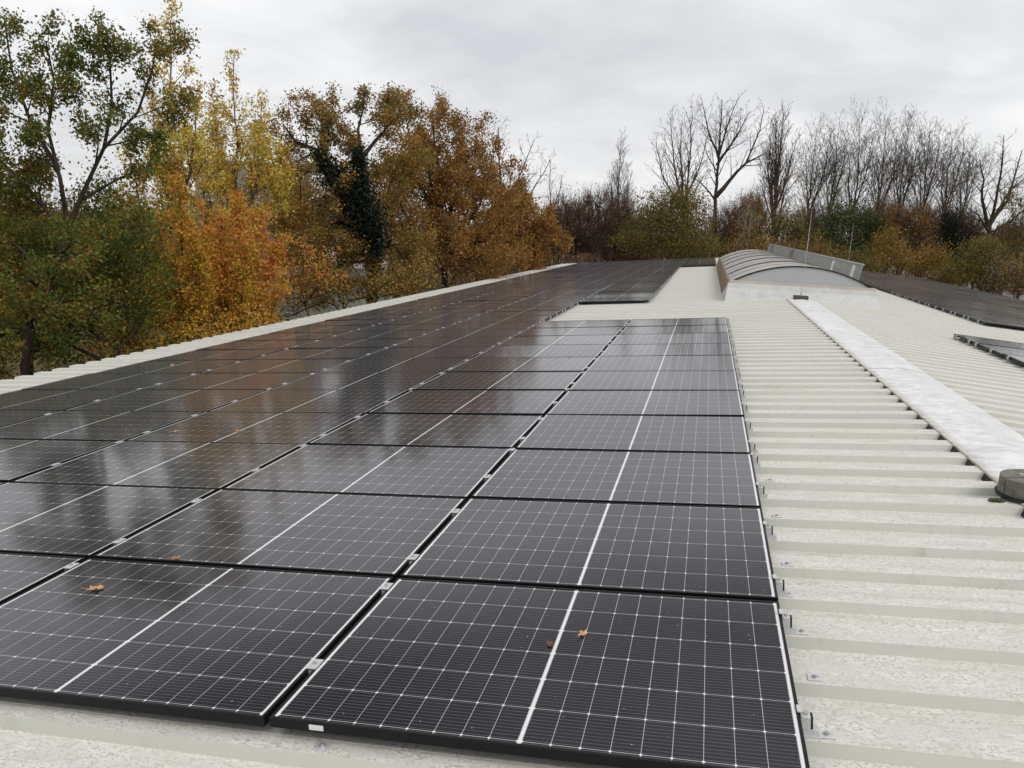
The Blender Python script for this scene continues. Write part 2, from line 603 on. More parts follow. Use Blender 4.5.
for lens in (((-4.2, -0.6), (-0.63, 2.9), (2.87, 6.4), (6.37, 9.9), (9.87, 13.4), (13.37, 16.45)), ((37.7, 41.0), (40.97, 44.5), (44.47, 48.0), (47.97, 51.2))):
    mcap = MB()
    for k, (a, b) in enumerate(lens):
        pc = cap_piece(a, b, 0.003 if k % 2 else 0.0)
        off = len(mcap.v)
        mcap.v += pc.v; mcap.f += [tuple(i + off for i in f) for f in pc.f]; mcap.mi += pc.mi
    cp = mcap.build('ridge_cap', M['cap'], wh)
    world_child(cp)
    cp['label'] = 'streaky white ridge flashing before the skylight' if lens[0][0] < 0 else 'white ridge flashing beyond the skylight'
# dark strips added as the shadow in the valleys under the cap edge
for (fa, fb) in ((-4.2, 16.4), (37.8, 51.2)):
    m = MB()
    q = [LW(UR - 0.357, 0, VALLEY + 0.002), LW(UR - 0.29, 0, VALLEY + 0.002), LW(UR - 0.29, 0, CREST - 0.003), LW(UR - 0.335, 0, CREST - 0.003)]
    m.extrude([(p_.x, p_.z) for p_ in q], fa, fb)
    world_child(m.build('cap_shadow_strip', M['rubber'], wh))

# walls and eave gutters
eL = LW(UE, 0, VALLEY); eR = RW(AE, 0, VALLEY)
mw = MB()
mw.poly([(eL.x + 0.35, -4, GROUND), (eL.x + 0.35, 51, GROUND), (eL.x + 0.35, 51, eL.z - 0.05), (eL.x + 0.35, -4, eL.z - 0.05)])
mw.poly([(eR.x - 0.35, -4, GROUND), (eR.x - 0.35, 51, GROUND), (eR.x - 0.35, 51, eR.z - 0.05), (eR.x - 0.35, -4, eR.z - 0.05)])
for y in (-4, 51):
    mw.poly([(eL.x + 0.35, y, GROUND), (eR.x - 0.35, y, GROUND), (eR.x - 0.35, y, eR.z - 0.05), (0, y, -0.22), (eL.x + 0.35, y, eL.z - 0.05)])
world_child(mw.build('wall', M['wall'], wh))

# ------------------------------------------------------------------ skylight: barrel vault across the ridge
skl = empty('barrel_skylight', (0, 16.75, 0), label='long barrel vault skylight on the ridge with grey end glazing and white kerb', cat='skylight')
def sk(o):
    o.matrix_parent_inverse = Matrix.Translation((0, -16.75, 0)); return o
YA, YB = 16.75, 37.4
XS, ZS, ZA = 1.62, 0.20, 0.655
Rv = (XS ** 2 + (ZA - ZS) ** 2) / (2 * (ZA - ZS)); zc0 = ZA - Rv
def arc(r, n=28, ext=0.0):
    a0 = math.asin(XS / Rv) + ext
    return [(r * math.sin(-a0 + 2 * a0 * i / n), zc0 + r * math.cos(-a0 + 2 * a0 * i / n)) for i in range(n + 1)]
m = MB()
xl, xr = -XS - 0.07, XS + 0.07
zl = LW(UR + xl / math.cos(TL), 0, VALLEY - 0.02).z; zr = RW(xr / math.cos(TR), 0, VALLEY - 0.02).z
# front kerb (sloping apron), right side, back
m.poly([(xl - 0.05, YA - 0.36, zl), (0, YA - 0.36, -0.13), (0, YA - 0.10, 0.075), (xl, YA - 0.10, 0.075)])
m.poly([(xl - 0.05, YA - 0.36, zl), (xl, YA - 0.10, 0.075), (xl, YA - 0.06, 0.15), (xl - 0.09, YA + 2.4, zl)])
m.poly([(0, YA - 0.36, -0.13), (xr + 0.05, YA - 0.36, zr), (xr, YA - 0.10, 0.075), (0, YA - 0.10, 0.075)])
m.poly([(xl, YA - 0.10, 0.075), (xr, YA - 0.10, 0.075), (xr, YA - 0.06, 0.19), (xl, YA - 0.06, 0.19)])
m.poly([(xl, YA - 0.06, 0.19), (xr, YA - 0.06, 0.19), (xr, YA + 0.02, 0.196), (xl, YA + 0.02, 0.196)])
m.poly([(xr + 0.05, YA - 0.36, zr), (xr + 0.05, YB + 0.2, zr), (xr, YB + 0.1, 0.19), (xr, YA - 0.10, 0.075)])
m.poly([(xr, YA - 0.10, 0.075), (xr, YB + 0.1, 0.19), (xr, YA - 0.06, 0.19)])
m.poly([(xr + 0.05, YB + 0.2, zr), (0, YB + 0.2, -0.1), (xl - 0.05, YB + 0.2, zl), (xl, YB + 0.1, 0.19), (xr, YB + 0.1, 0.19)])
sk(m.build('kerb', M['kerb'], skl))
m = MB()
m.poly([(xl - 0.09, YA + 2.4, zl), (xl, YA - 0.06, 0.15), (xl + 0.02, YA - 0.06, 0.195), (xl + 0.02, YB + 0.1, 0.195), (xl - 0.11, YB + 0.2, zl)])
m.poly([(xl + 0.02, YA - 0.06, 0.195), (-XS + 0.06, YA - 0.06, 0.198), (-XS + 0.06, YB + 0.1, 0.198), (xl + 0.02, YB + 0.1, 0.195)])
o = sk(m.build('kerb_side', M['stain'], skl)); o['label'] = 'brown stained left side of the skylight kerb'
m = MB()
A = arc(Rv); m.extrude(A + [(x, z - 0.02) for x, z in reversed(A)], YA + 0.04, YB)
sk(m.build('glazing', M['vault'], skl, smooth=False))
m = MB(); A = arc(Rv - 0.012)
m.poly([(x, YA, z) for x, z in A])
sk(m.build('end_panel', M['endpanel'], skl))
m = MB(); m.poly([(x, YB + 0.02, z) for x, z in reversed(A)])
sk(m.build('end_panel', M['endpanel'], skl))
m = MB(); A = arc(Rv + 0.022, ext=0.02); B = arc(Rv - 0.012, ext=0.02)
m.extrude(A + B[::-1], YA - 0.02, YA + 0.05)
sk(m.build('edge_trim', M['rubber'], skl))
m = MB(); A = [(x, 0.19 + 0.0) for x in (-XS, XS)]
m.box(-XS - 0.03, XS + 0.03, YA - 0.035, YA + 0.0, 0.19, 0.255)
t = plain('pinkish_ledge', (0.56, 0.50, 0.45), 0.6, 0, 0.15, 4)
sk(m.build('sill', t, skl))
for k, y in enumerate((20.1, 23.4, 26.6, 29.8, 33.4)):
    m = MB(); A = arc(Rv + 0.035); B = arc(Rv + 0.001)
    m.extrude(A + B[::-1], y - 0.05, y + 0.05)
    sk(m.build('glazing_bar', M['flapdark'], skl))
for y in (18.4, 21.7, 25.0, 28.2, 31.6, 35.4):
    m = MB(); A = arc(Rv + 0.022); B = arc(Rv + 0.001)
    m.extrude(A + B[::-1], y - 0.025, y + 0.025)
    sk(m.build('glazing_bar', M['vault'], skl))

# wind deflectors standing along the right side of the skylight
def deflector(y0, y1, label, white_bars, dark_joints, x0=1.75, z0=-0.1):
    o = empty('wind_deflector', (x0, y0, z0), (R(0.28), 0, R(0.75)), label=label, cat='wind deflector', group='grey deflectors along the skylight')
    L = y1 - y0
    def pt(h): return (0.0 + 0.12 * h, 0.12 + 0.66 * h)   # leans outward
    m = MB()
    a, b = pt(0), pt(1)
    m.extrude([a, b, (b[0] + 0.02, b[1]), (a[0] + 0.02, a[1])], 0, L)
    m.build('sheet', M['flap'], o)
    m = MB()
    m.extrude([(b[0] - 0.02, b[1]), (b[0] - 0.02, b[1] + 0.03), (b[0] + 0.04, b[1] + 0.03), (b[0] + 0.04, b[1])], -0.01, L + 0.01)
    m.build('top_rail', M['steel'], o)
    for y in white_bars:
        m = MB()
        m.extrude([(a[0] - 0.035, a[1]), (b[0] - 0.035, b[1] - 0.05), (b[0] - 0.003, b[1] - 0.05), (a[0] - 0.003, a[1])], y - y0 - 0.2, y - y0 + 0.2)
        m.build('strut', M['white'], o)
    for y in dark_joints:
        m = MB()
        m.extrude([(a[0] - 0.012, a[1]), (b[0] - 0.012, b[1] - 0.02), (b[0] - 0.003, b[1] - 0.02), (a[0] - 0.003, a[1])], y - y0 - 0.7, y - y0 + 0.7)
        m.build('joint_plate', M['flapdark'], o)
    for y in (0.25, L - 0.25):
        m = MB(); m.box(0.05, 0.09, y - 0.03, y + 0.03, -0.35, 0.4)
        m.build('foot', M['steel'], o)
deflector(20.0, 36.0, 'near grey wind deflector with two white struts beside the barrel skylight', (21.0, 24.6), ())
deflector(36.1, 50.3, 'far grey wind deflector with dark joint plates beyond the barrel skylight', (), (36.9, 47.5), 1.54, -0.02)

# ------------------------------------------------------------------ lightning rods and blocks
def rod(loc, h, label, base):
    o = empty('lightning_rod', loc, label=label, cat='lightning rod', group='lightning rods standing on the roof')
    m = MB()
    if base == 'block':
        m.box(-0.165, 0.165, -0.09, 0.09, 0.0, 0.095, ch=0.014)
        m.build('concrete_base', M['darkconc'], o)
    else:
        m.tube((0, 0, 0), (0, 0, 0.09), 0.15, 0.15, 20)
        m.build('concrete_base', M['darkconc'], o)
    m = MB(); m.tube((0, 0, 0.09), (0, 0, 0.17), 0.022, 0.018, 10); m.build('socket', M['steel'], o)
    m = MB()
    m.tube((0, 0, 0.17), (0.012, 0, h * 0.52), 0.0055, 0.0055, 8)
    m.tube((0.012, 0, h * 0.52), (0.02, 0, h), 0.009, 0.004, 8)
    m.build('rod', M['steel'], o)
rod((-0.03, 16.28, -0.082), 2.0, 'thin lightning rod on a dark block at the foot of the skylight', 'block')
rod((3.55, 33.0, RW(3.55, 0, CREST).z), 2.35, 'lightning rod behind the near wind deflector on the right slope', 'disc')
rod((0.1, 48.5, -0.09), 3.0, 'most distant lightning rod, at the far left end of the deflectors', 'disc')

# round two-piece concrete weight on the ridge cap at the right
o = empty('concrete_weight', (-0.235, 1.76, -0.093), (0, -R(3.0), R(18)), label='round grey concrete weight in two halves on the white ridge cap', cat='concrete weight')
m = MB(); m.tube((0, 0, 0), (0, 0, 0.018), 0.176, 0.182, 40); m.build('rubber_pad', M['rubber'], o)
for s in (0, 1):
    bm = bmesh.new()
    pts = [(0.165 * math.cos(a), 0.165 * math.sin(a)) for a in [math.pi * i / 20 + s * math.pi for i in range(21)]]
    ofs = 0.005 if s == 0 else -0.005
    vb = [bm.verts.new((x, y + ofs, 0.02)) for x, y in pts]; vt = [bm.verts.new((x * 0.97, y * 0.97 + ofs, 0.115)) for x, y in pts]
    n_ = len(pts)
    for i in range(n_):
        j = (i + 1) % n_
        bm.faces.new((vb[i], vb[j], vt[j], vt[i]))
    bm.faces.new(vt); bm.faces.new(list(reversed(vb)))
    bmesh.ops.bevel(bm, geom=[e_ for e_ in bm.edges if e_.verts[0].co.z > 0.1 and e_.verts[1].co.z > 0.1], offset=0.006, segments=2, affect='EDGES')
    m = MB(); m.bm(bm); m.build('half', M['concrete'], o)
m = MB(); m.tube((-0.03, 0.05, 0.115), (-0.03, 0.05, 0.124), 0.014, 0.012, 10); m.build('bolt', M['steel'], o)

# small moss cushion in the valley beside it
bm = bmesh.new()
bmesh.ops.create_icosphere(bm, subdivisions=3, radius=1)
rg = random.Random(4)
for v in bm.verts:
    k = 1 + rg.uniform(-0.25, 0.25)
    v.co = Vector((v.co.x * 0.045 * k, v.co.y * 0.022 * k, max(v.co.z, -0.3) * 0.016 * k))
m = MB(); m.bm(bm)
p = LW(UR - 0.445, 1.66, CREST + 0.003)
tag(m.build('moss_cushion', M['moss'], None, p), 'small green moss cushion in a roof valley beside the round concrete weight', 'moss')

# ------------------------------------------------------------------ solar panels
CW, RP = 1.745, 1.18
PW, PD, PH = 1.722, 1.152, 0.035
def frame_mesh():
    m = MB()
    a, b, lip = PW / 2, PD / 2, 0.011
    for (x0, x1, y0, y1) in ((-a, -a + lip, -b, b), (a - lip, a, -b, b), (-a + lip, a - lip, -b, -b + lip), (-a + lip, a - lip, b - lip, b)):
        m.box(x0, x1, y0, y1, -PH, 0.0)
    # lower flanges
    m.box(-a + lip, -a + 0.03, -b + lip, b - lip, -PH, -PH + 0.002)
    m.box(a - 0.03, a - lip, -b + lip, b - lip, -PH, -PH + 0.002)
    return m.mesh('panel_frame', M['frame'])
def glass_mesh():
    m = MB()
    a, b = PW / 2 - 0.0112, PD / 2 - 0.0112
    m.box(-a, a, -b, b, -0.008, -0.0022)
    return m.mesh('panel_cells', M['cells'])
FRAME, GLASS = frame_mesh(), glass_mesh()

ONES = ['', 'first', 'second', 'third', 'fourth', 'fifth', 'sixth', 'seventh', 'eighth', 'ninth', 'tenth', 'eleventh', 'twelfth', 'thirteenth', 'fourteenth', 'fifteenth', 'sixteenth', 'seventeenth', 'eighteenth', 'nineteenth']
TENS = {20: ('twentieth', 'twenty'), 30: ('thirtieth', 'thirty'), 40: ('fortieth', 'forty')}
def ordinal(n):
    if n < 20: return ONES[n]
    tns = n // 10 * 10
    return TENS[tns][0] if n == tns else TENS[tns][1] + '-' + ONES[n % 10]


def in_view(fn, u0, u1, v0, v1):
    for i in range(9):
        for j in range(9):
            q = project(fn(u0 + (u1 - u0) * i / 8, v0 + (v1 - v0) * j / 8, 0))
            if q and 0 <= q[0] < 1024 and 0 <= q[1] < 768: return True
    return False


prng = random.Random(11)
PANELS = {}
def column(fn, tilt, uc, rows, v_of, colname, group, extra=1):
    vis = [r for r in rows if in_view(fn, uc - PW / 2, uc + PW / 2, v_of(r), v_of(r) + RP)]
    if not vis: return
    first = vis[0]
    for r in rows:
        if r not in vis and (r < first - extra or r > vis[-1] + extra): continue
        n = r - first + 1
        c = fn(uc, v_of(r) + RP / 2, 0)
        o = empty('solar_panel', c, (R(prng.gauss(0, 0.26)), tilt + R(prng.gauss(0, 0.14)), 0))
        if n >= 1:
            lab = '%s black solar panel from the front, %s' % (ordinal(n), colname)
        else:
            lab = 'solar panel before the first visible, place %s, %s' % (ordinal(1 - n), colname)
        tag(o, lab, 'solar panel', group)
        link_mesh('frame', FRAME, o)
        link_mesh('cell_sheet', GLASS, o)
        PANELS[(colname, n)] = o

GL = 'solar panels on the left roof slope'
GR = 'solar panels on the right roof slope'
def uc_left(k): return -PW / 2 - (k - 1) * CW
cL = {1: 'rightmost column beside the bare roof', 2: 'second column from the bare roof',
      3: 'middle column of the left slope', 4: 'second column from the left eave', 5: 'outermost column at the left eave'}
vL = lambda r: r * RP
column(LW, -TL, uc_left(1), range(-1, 10), vL, cL[1], GL, 0)
column(LW, -TL, uc_left(2), range(-1, 10), vL, cL[2], GL, 0)
for k in (3, 4, 5):
    column(LW, -TL, uc_left(k), range(-1, 42), vL, cL[k], GL, 2)
VF = 16.35
vF = lambda r: VF + r * RP
column(LW, -TL, uc_left(2), range(0, 28), vF, 'second column behind the bare gap', GL, 0)
column(LW, -TL, uc_left(1), range(18, 28), vF, 'short far column beside the skylight', GL, 0)
# right slope
cR = ['inner column of the far right array', 'second column of the far right array', 'third column of the far right array', 'outermost column of the far right array']
A0 = 3.76
for k in range(4):
    column(RW, TR, A0 + PW / 2 + k * CW, range(0, 30), lambda r: 15.75 + r * RP, cR[k], GR, 3)
cN = ['inner column of the near right array', 'second column of the near right array']
for k in range(2):
    column(RW, TR, 1.98 + PW / 2 + k * CW, range(0, 6), lambda r: 4.45 + r * RP, cN[k], GR, 1)

# sticker on the front frame of the nearest right panel
p1 = PANELS[(cL[1], 1)]
m = MB(); xs = -1.55 - uc_left(1)
m.box(xs - 0.026, xs + 0.026, -PD / 2 - 0.0012, -PD / 2, -0.028, -0.009)
m.build('type_label', M['sticker'], p1)

# ------------------------------------------------------------------ clamps
def clamp_meshes():
    r = MB(); r.box(-0.10, 0.060, -0.019, 0.019, CREST + 0.002, CREST + 0.022)
    r.box(-0.10, 0.064, -0.030, 0.030, CREST + 0.0008, CREST + 0.0038)
    c = MB()
    c.box(0.003, 0.034, -0.019, 0.019, CREST + 0.022, -0.012, ch=0.002)
    c.box(0.003, 0.009, -0.019, 0.019, -0.012, 0.003)
    c.box(-0.008, 0.009, -0.019, 0.019, 0.003, 0.007)
    b = MB(); b.tube((0.020, 0, -0.012), (0.020, 0, -0.004), 0.0085, 0.0085, 6)
    e_ = MB(); e_.box(0.034, 0.042, -0.015, 0.015, CREST + 0.023, -0.014)
    mc = MB()
    mc.box(-0.0105, 0.0105, -0.034, 0.034, -0.030, -0.006)
    mc.box(-0.020, 0.020, -0.034, 0.034, 0.0012, 0.005)
    mb_ = MB(); mb_.tube((0, 0, 0.005), (0, 0, 0.012), 0.0075, 0.0075, 8)
    return (r.mesh('rail', M['alu']), c.mesh('end_clamp', M['alu']), b.mesh('bolt', M['steel']), e_.mesh('end_cap', M['rubber']),
            mc.mesh('mid_clamp', M['alu']), mb_.mesh('mid_bolt', M['steel']))
RAIL, ECL, BOLT, ECAP, MCL, MBOLT = clamp_meshes()
def rib_near(v):
    k = round((v - 0.177) / PITCH)
    return 0.177 + k * PITCH + 0.045
def clamp_pair(v0):
    c = rib_near(v0 + 0.30)
    return ((0, c), (1, c + 2 * PITCH))
def end_clamp(fn, tilt, u, v, label, group, flip=False):
    o = empty('end_clamp', fn(u, v, 0), (0, tilt, math.pi if flip else 0))
    if flip: o.rotation_euler = (0, tilt, 0); o.scale = (-1, 1, 1)
    tag(o, label, 'clamp', group)
    link_mesh('rail', RAIL, o); link_mesh('clamp', ECL, o); link_mesh('bolt', BOLT, o); link_mesh('end_cap', ECAP, o)
def mid_clamp(fn, tilt, u, v, label, group):
    o = empty('mid_clamp', fn(u, v, 0), (0, tilt, 0))
    tag(o, label, 'clamp', group)
    link_mesh('clamp', MCL, o); link_mesh('bolt', MBOLT, o)

n = 0
for r in range(-1, 10):
    for part, vv in clamp_pair(r * RP):
        n += 1
        end_clamp(LW, -TL, 0.0, vv,
                  'silver end clamp, %s from the front along the right edge by the bare roof' % ordinal(n), 'end clamps on the right edge of the front array')
def mids(u, r0, r1, v_of, where):
    n = 0
    for r in range(r0, r1):
        for off, v in clamp_pair(v_of(r)):
            q = project(LW(u, v, 0))
            if not q or not (-10 < q[0] < 1034 and -10 < q[1] < 780): continue
            n += 1
            mid_clamp(LW, -TL, u, v, 'small silver clamp, %s from the front in the gap %s' % (ordinal(n), where), 'silver clamps between the panel columns')
gap = lambda k: -k * CW + (CW - PW) / 2
mids(gap(1), -1, 10, vL, 'between the two front columns')
mids(gap(2), -1, 10, vL, 'left of the second column')
mids(gap(3), 0, 18, vL, 'left of the middle column')
mids(gap(4), 1, 18, vL, 'right of the eave column')
mids(gap(2), 0, 6, vF, 'left of the far second column')
n = 0
for r in range(10, 14):
    for off, vv in clamp_pair(r * RP):
        n += 1
        end_clamp(LW, -TL, gap(2) - (CW - PW) / 2, vv, 'silver end clamp, %s from the front at the edge facing the bare gap' % ordinal(n), 'end clamps facing the bare gap')
n = 0
for r in range(0, 9):
    for off, vv in clamp_pair(vF(r)):
        n += 1
        end_clamp(LW, -TL, gap(1) - (CW - PW) / 2, vv, 'tiny silver end clamp, %s from the front on the far array edge' % ordinal(n), 'end clamps of the far left array')
n = 0
for r in range(5, 1, -1):
    for off, vv in reversed(clamp_pair(4.45 + r * RP)):
        n += 1
        end_clamp(RW, TR, 1.98, vv, 'silver end clamp, %s from the far tip of the near right array' % ordinal(n), 'end clamps of the near right array', True)
n = 0
for r in range(0, 8):
    for off, vv in clamp_pair(15.75 + r * RP):
        n += 1
        end_clamp(RW, TR, A0, vv, 'tiny silver end clamp, %s from the front on the far right array' % ordinal(n), 'end clamps of the far right array', True)

# roof fasteners: square washer plate with a bolt on a rib
fm = MB(); fm.box(-0.026, 0.026, -0.021, 0.021, 0.0005, 0.005, ch=0.0015); FPL = fm.mesh('washer_plate', M['alu'])
fm = MB(); fm.tube((0, 0, 0.005), (0, 0, 0.0065), 0.013, 0.012, 12); fm.tube((0, 0, 0.0065), (0, 0, 0.013), 0.0075, 0.007, 6); FBO = fm.mesh('fastener_bolt', M['steel'])
fast = [(0.085, -0.84), (0.09, -0.49), (0.08, -0.145), (0.06, 0.19), (0.085, 0.54), (0.09, 1.235), (0.10, 1.93), (-1.53, -1.18)]
for i, (u, v) in enumerate(fast):
    v = rib_near(v) - 0.005
    o = empty('roof_fastener', LW(u, v, CREST), (0, -TL, 0))
    lab = 'square steel roof fastener in front of the panels, below the white sticker' if u < -1 else 'square steel roof fastener on a rib, %s from the front along the panel edge' % ordinal(i + 1)
    tag(o, lab, 'fastener', 'square steel roof fasteners')
    link_mesh('washer_plate', FPL, o); link_mesh('bolt', FBO, o)

# fallen leaves lying on the panels
def leaf(u, v, size, rot, mat, label, w=0.001, lobes=5, seed=1):
    rg = random.Random(seed)
    m = MB(); pts = []
    n = lobes * 4
    for i in range(n):
        a = 2 * math.pi * i / n
        k = (1.0, 0.80, 0.58, 0.82)[i % 4] * rg.uniform(0.8, 1.15)
        pts.append((math.cos(a) * k * size, math.sin(a) * k * size * 0.7))
    cz = 0.004
    c = (0, 0, cz)
    z = [0.003 + rg.uniform(0, 1) * 0.42 * size * (0.3 + 0.7 * (i % 4 == 0)) for i in range(n)]
    for i in range(n):
        j = (i + 1) % n
        m.poly([c, (pts[i][0], pts[i][1], z[i]), (pts[j][0], pts[j][1], z[j])])
    m.tube((-size * 0.9, 0, 0.006), (-size * 1.7, size * 0.2, 0.010), 0.0012, 0.0008, 5)
    o = m.build('fallen_leaf', mat, None, LW(u, v, w), (0, -TL, rot))
    tag(o, label, 'leaf', 'fallen leaves on the panels')
leaf(-3.13, -0.35, 0.042, 0.4, M['leaftan'], 'tan curled fallen leaf on the front panel of the second column', seed=3)
leaf(-0.77, -0.43, 0.024, 1.2, M['leaftan'], 'small orange fallen leaf right of the white centre line on the nearest panel', seed=5)
leaf(-0.885, -0.53, 0.022, 2.2, M['leafdark'], 'small dark brown fallen leaf left of the white centre line on the nearest panel', seed=6)
leaf(-2.98, 0.045, 0.032, 0.2, M['leafbrown'], 'fallen leaf caught at the lower edge of the second panel', seed=7)
leaf(-4.95, 2.70, 0.032, 0.9, M['leaftan'], 'pale fallen leaf far out on the middle column of panels', seed=8)
leaf(-4.35, 2.75, 0.032, 2.9, M['leafbrown'], 'rusty fallen leaf on the middle column beside the pale one', seed=9)
leaf(-7.9, 6.6, 0.035, 1.9, M['leaftan'], 'yellowish fallen leaf near the eave on the outermost panels', seed=10)
leaf(-2.1, 7.0, 0.03, 1.9, M['leafdark'], 'dark fallen leaf on the far part of the second column', seed=12)

# ------------------------------------------------------------------ trees
def norm(a): return a / (np.linalg.norm(a, axis=-1, keepdims=True) + 1e-9)


def tubes_mesh(name, P0, P1, R0, R1, sides, mat):
    """many separate tapered tubes as one mesh"""
    n = len(P0)
    d = norm(P1 - P0)
    ref = np.where(np.abs(d[:, 2:3]) > 0.9, np.array([[1.0, 0, 0]]), np.array([[0, 0, 1.0]]))
    a = norm(np.cross(d, ref)); b = np.cross(d, a)
    ang = 2 * np.pi * np.arange(sides) / sides
    ca, sa = np.cos(ang)[None, :, None], np.sin(ang)[None, :, None]
    ring = a[:, None, :] * ca + b[:, None, :] * sa
    V = np.concatenate([P0[:, None, :] + ring * R0[:, None, None], P1[:, None, :] + ring * R1[:, None, None]], axis=1)
    i = np.arange(sides); j = (i + 1) % sides
    F = np.stack([i, j, sides + j, sides + i], 1)[None] + (np.arange(n) * 2 * sides)[:, None, None]
    return V.reshape(-1, 3), F.reshape(-1, 4)


def quads_to_mesh(name, V, F, mats, mi=None, smooth=False):
    me = bpy.data.meshes.new(name)
    me.vertices.add(len(V)); me.vertices.foreach_set('co', V.astype(np.float32).ravel())
    nl = F.size
    me.loops.add(nl); me.loops.foreach_set('vertex_index', F.astype(np.int32).ravel())
    me.polygons.add(len(F))
    me.polygons.foreach_set('loop_start', np.arange(0, nl, F.shape[1], dtype=np.int32))
    for m in (mats if isinstance(mats, (list, tuple)) else [mats]): me.materials.append(m)
    if mi is not None: me.polygons.foreach_set('material_index', mi.astype(np.int32))
    if smooth: me.polygons.foreach_set('use_smooth', np.ones(len(F), bool))
    me.update(calc_edges=True)
    return me


def skeleton(rng, trunk, pts, kd=0.8, alpha=0.25, step=0.6, jit=0.06, start=0.35, ku=0.0):
    """trunk: polyline; crown points join the cheapest earlier node, bending smoothly away from it"""
    T = np.asarray(trunk, float)
    cap = len(T) + len(pts) * 12 + 10
    P = np.zeros((cap, 3)); D = np.zeros((cap, 3)); par = np.full(cap, -1); L = np.zeros(cap)
    n = 0
    for i, p in enumerate(T):
        P[n] = p; par[n] = n - 1
        D[n] = norm(p - T[i - 1]) if i else norm(T[1] - T[0])
        L[n] = 0 if i == 0 else L[n - 1] + np.linalg.norm(p - T[i - 1]) * 0.4
        n += 1
    first = max(1, int(len(T) * start))
    c0 = T[first]
    order = np.argsort(np.linalg.norm(pts - c0, axis=1))
    for k in order:
        p = pts[k]
        d = p - P[first:n]
        ln = np.linalg.norm(d, axis=1) + 1e-6
        cos = (d * D[first:n]).sum(1) / ln
        j = first + int(np.argmin(ln * (1 + kd * (1 - cos) + ku * (1 - d[:, 2] / ln)) + alpha * L[first:n]))
        p0, d0 = P[j].copy(), D[j].copy()
        dist = np.linalg.norm(p - p0)
        if dist < 0.05: continue
        m = max(1, min(10, int(math.ceil(dist / step))))
        c = p0 + d0 * dist * 0.35
        prev = j
        for s in range(1, m + 1):
            tt = s / m
            q = (1 - tt) ** 2 * p0 + 2 * tt * (1 - tt) * c + tt * tt * p
            if s < m: q = q + rng.normal(0, jit * dist / m, 3)
            P[n] = q; par[n] = prev; D[n] = norm(q - P[prev]); L[n] = L[prev] + np.linalg.norm(q - P[prev])
            prev = n; n += 1
    return P[:n], D[:n], par[:n], len(T)


def ellipsoid_pts(rng, n, lobes, shell=0.45):
    vol = np.array([l[3] * l[4] * l[5] for l in lobes]); vol = vol / vol.sum()
    which = rng.choice(len(lobes), n, p=vol)
    d = norm(rng.normal(0, 1, (n, 3)))
    r = rng.uniform(0, 1, n) ** shell
    lb = np.array([l for l in lobes], float)[which]
    return lb[:, :3] + d * r[:, None] * lb[:, 3:6]


def grow(rng, trunk, trunk_r, pts, r_tip, expo=0.45, kd=0.8, alpha=0.25, step=0.6, start=0.35, twigs=2, twig_len=0.5, twig_up=0.3, twig_r=0.006, jit=0.06, ku=0.0):
    P, D, par, nt = skeleton(rng, trunk, pts, kd, alpha, step, jit, start, ku)
    n = len(P)
    cnt = np.zeros(n)
    kids = np.bincount(par[par >= 0], minlength=n)
    cnt[kids == 0] = 1
    for i in range(n - 1, 0, -1):
        cnt[par[i]] += cnt[i]
    rad = r_tip * np.maximum(cnt, 1) ** expo
    ti = np.arange(nt)
    rad[:nt] = np.maximum(np.minimum(rad[:nt], trunk_r), trunk_r * (1 - 0.96 * ti / max(1, nt - 1)))
    rad = np.minimum(rad, trunk_r * 0.9 + 0.1 * rad)
    for i in range(nt, n):
        rad[i] = min(rad[i], rad[par[i]] * 0.95)
    idx = np.arange(1, n)
    P0, P1 = P[par[idx]], P[idx]
    rp = np.where((idx >= nt) & (rad[par[idx]] > rad[idx] * 2.2), rad[idx] * 1.25, rad[par[idx]])
    big = rad[idx] > 0.035
    out = []
    if big.any(): out.append(tubes_mesh('', P0[big], P1[big] + norm(P1 - P0)[big] * rad[idx][big, None] * 0.3, rp[big], rad[idx][big], 8, None))
    if (~big).any(): out.append(tubes_mesh('', P0[~big], P1[~big], rp[~big], rad[idx][~big], 4, None))
    # twigs
    thin = np.where((rad < r_tip * 4.5) & (np.arange(n) >= nt))[0]
    tw = None
    if twigs > 0 and len(thin):
        m = int(len(thin) * twigs)
        ch = rng.choice(thin, m)
        d = norm(D[ch] * 0.8 + rng.normal(0, 0.55, (m, 3)) + np.array([0, 0, twig_up]))
        ln = twig_len * rng.uniform(0.4, 1.3, m)
        a = P[ch]; b = a + d * ln[:, None] * 0.5
        d2 = norm(d + rng.normal(0, 0.25, (m, 3)) + np.array([0, 0, twig_up * 0.5]))
        c = b + d2 * ln[:, None] * 0.5
        rr = np.full(m, twig_r)
        out.append(tubes_mesh('', a, b, rr, rr * 0.8, 3, None))
        out.append(tubes_mesh('', b, c, rr * 0.8, rr * 0.45, 3, None))
        tw = np.concatenate([b, c])
    return P, D, rad, nt, out, tw


def merge(parts):
    V, F, o = [], [], 0
    for v, f in parts:
        V.append(v); F.append(f + o); o += len(v)
    return np.concatenate(V), np.concatenate(F)


def leaf_quads(rng, C, size, droop=0.0, aspect=0.62):
    n = len(C)
    d = norm(rng.normal(0, 1, (n, 3)) + np.array([0, 0, -droop]))
    e_ = norm(np.cross(d, rng.normal(0, 1, (n, 3))))
    s = size * rng.uniform(0.42, 1.35, n)[:, None]
    nrm = np.cross(d, e_)
    V = np.stack([C - d * s * 0.5, C + e_ * s * 0.5 * aspect + nrm * s * 0.08, C + d * s * 0.5, C - e_ * s * 0.5 * aspect + nrm * s * 0.08], 1)
    F = (np.arange(n) * 4)[:, None] + np.arange(4)[None]
    return V.reshape(-1, 3), F


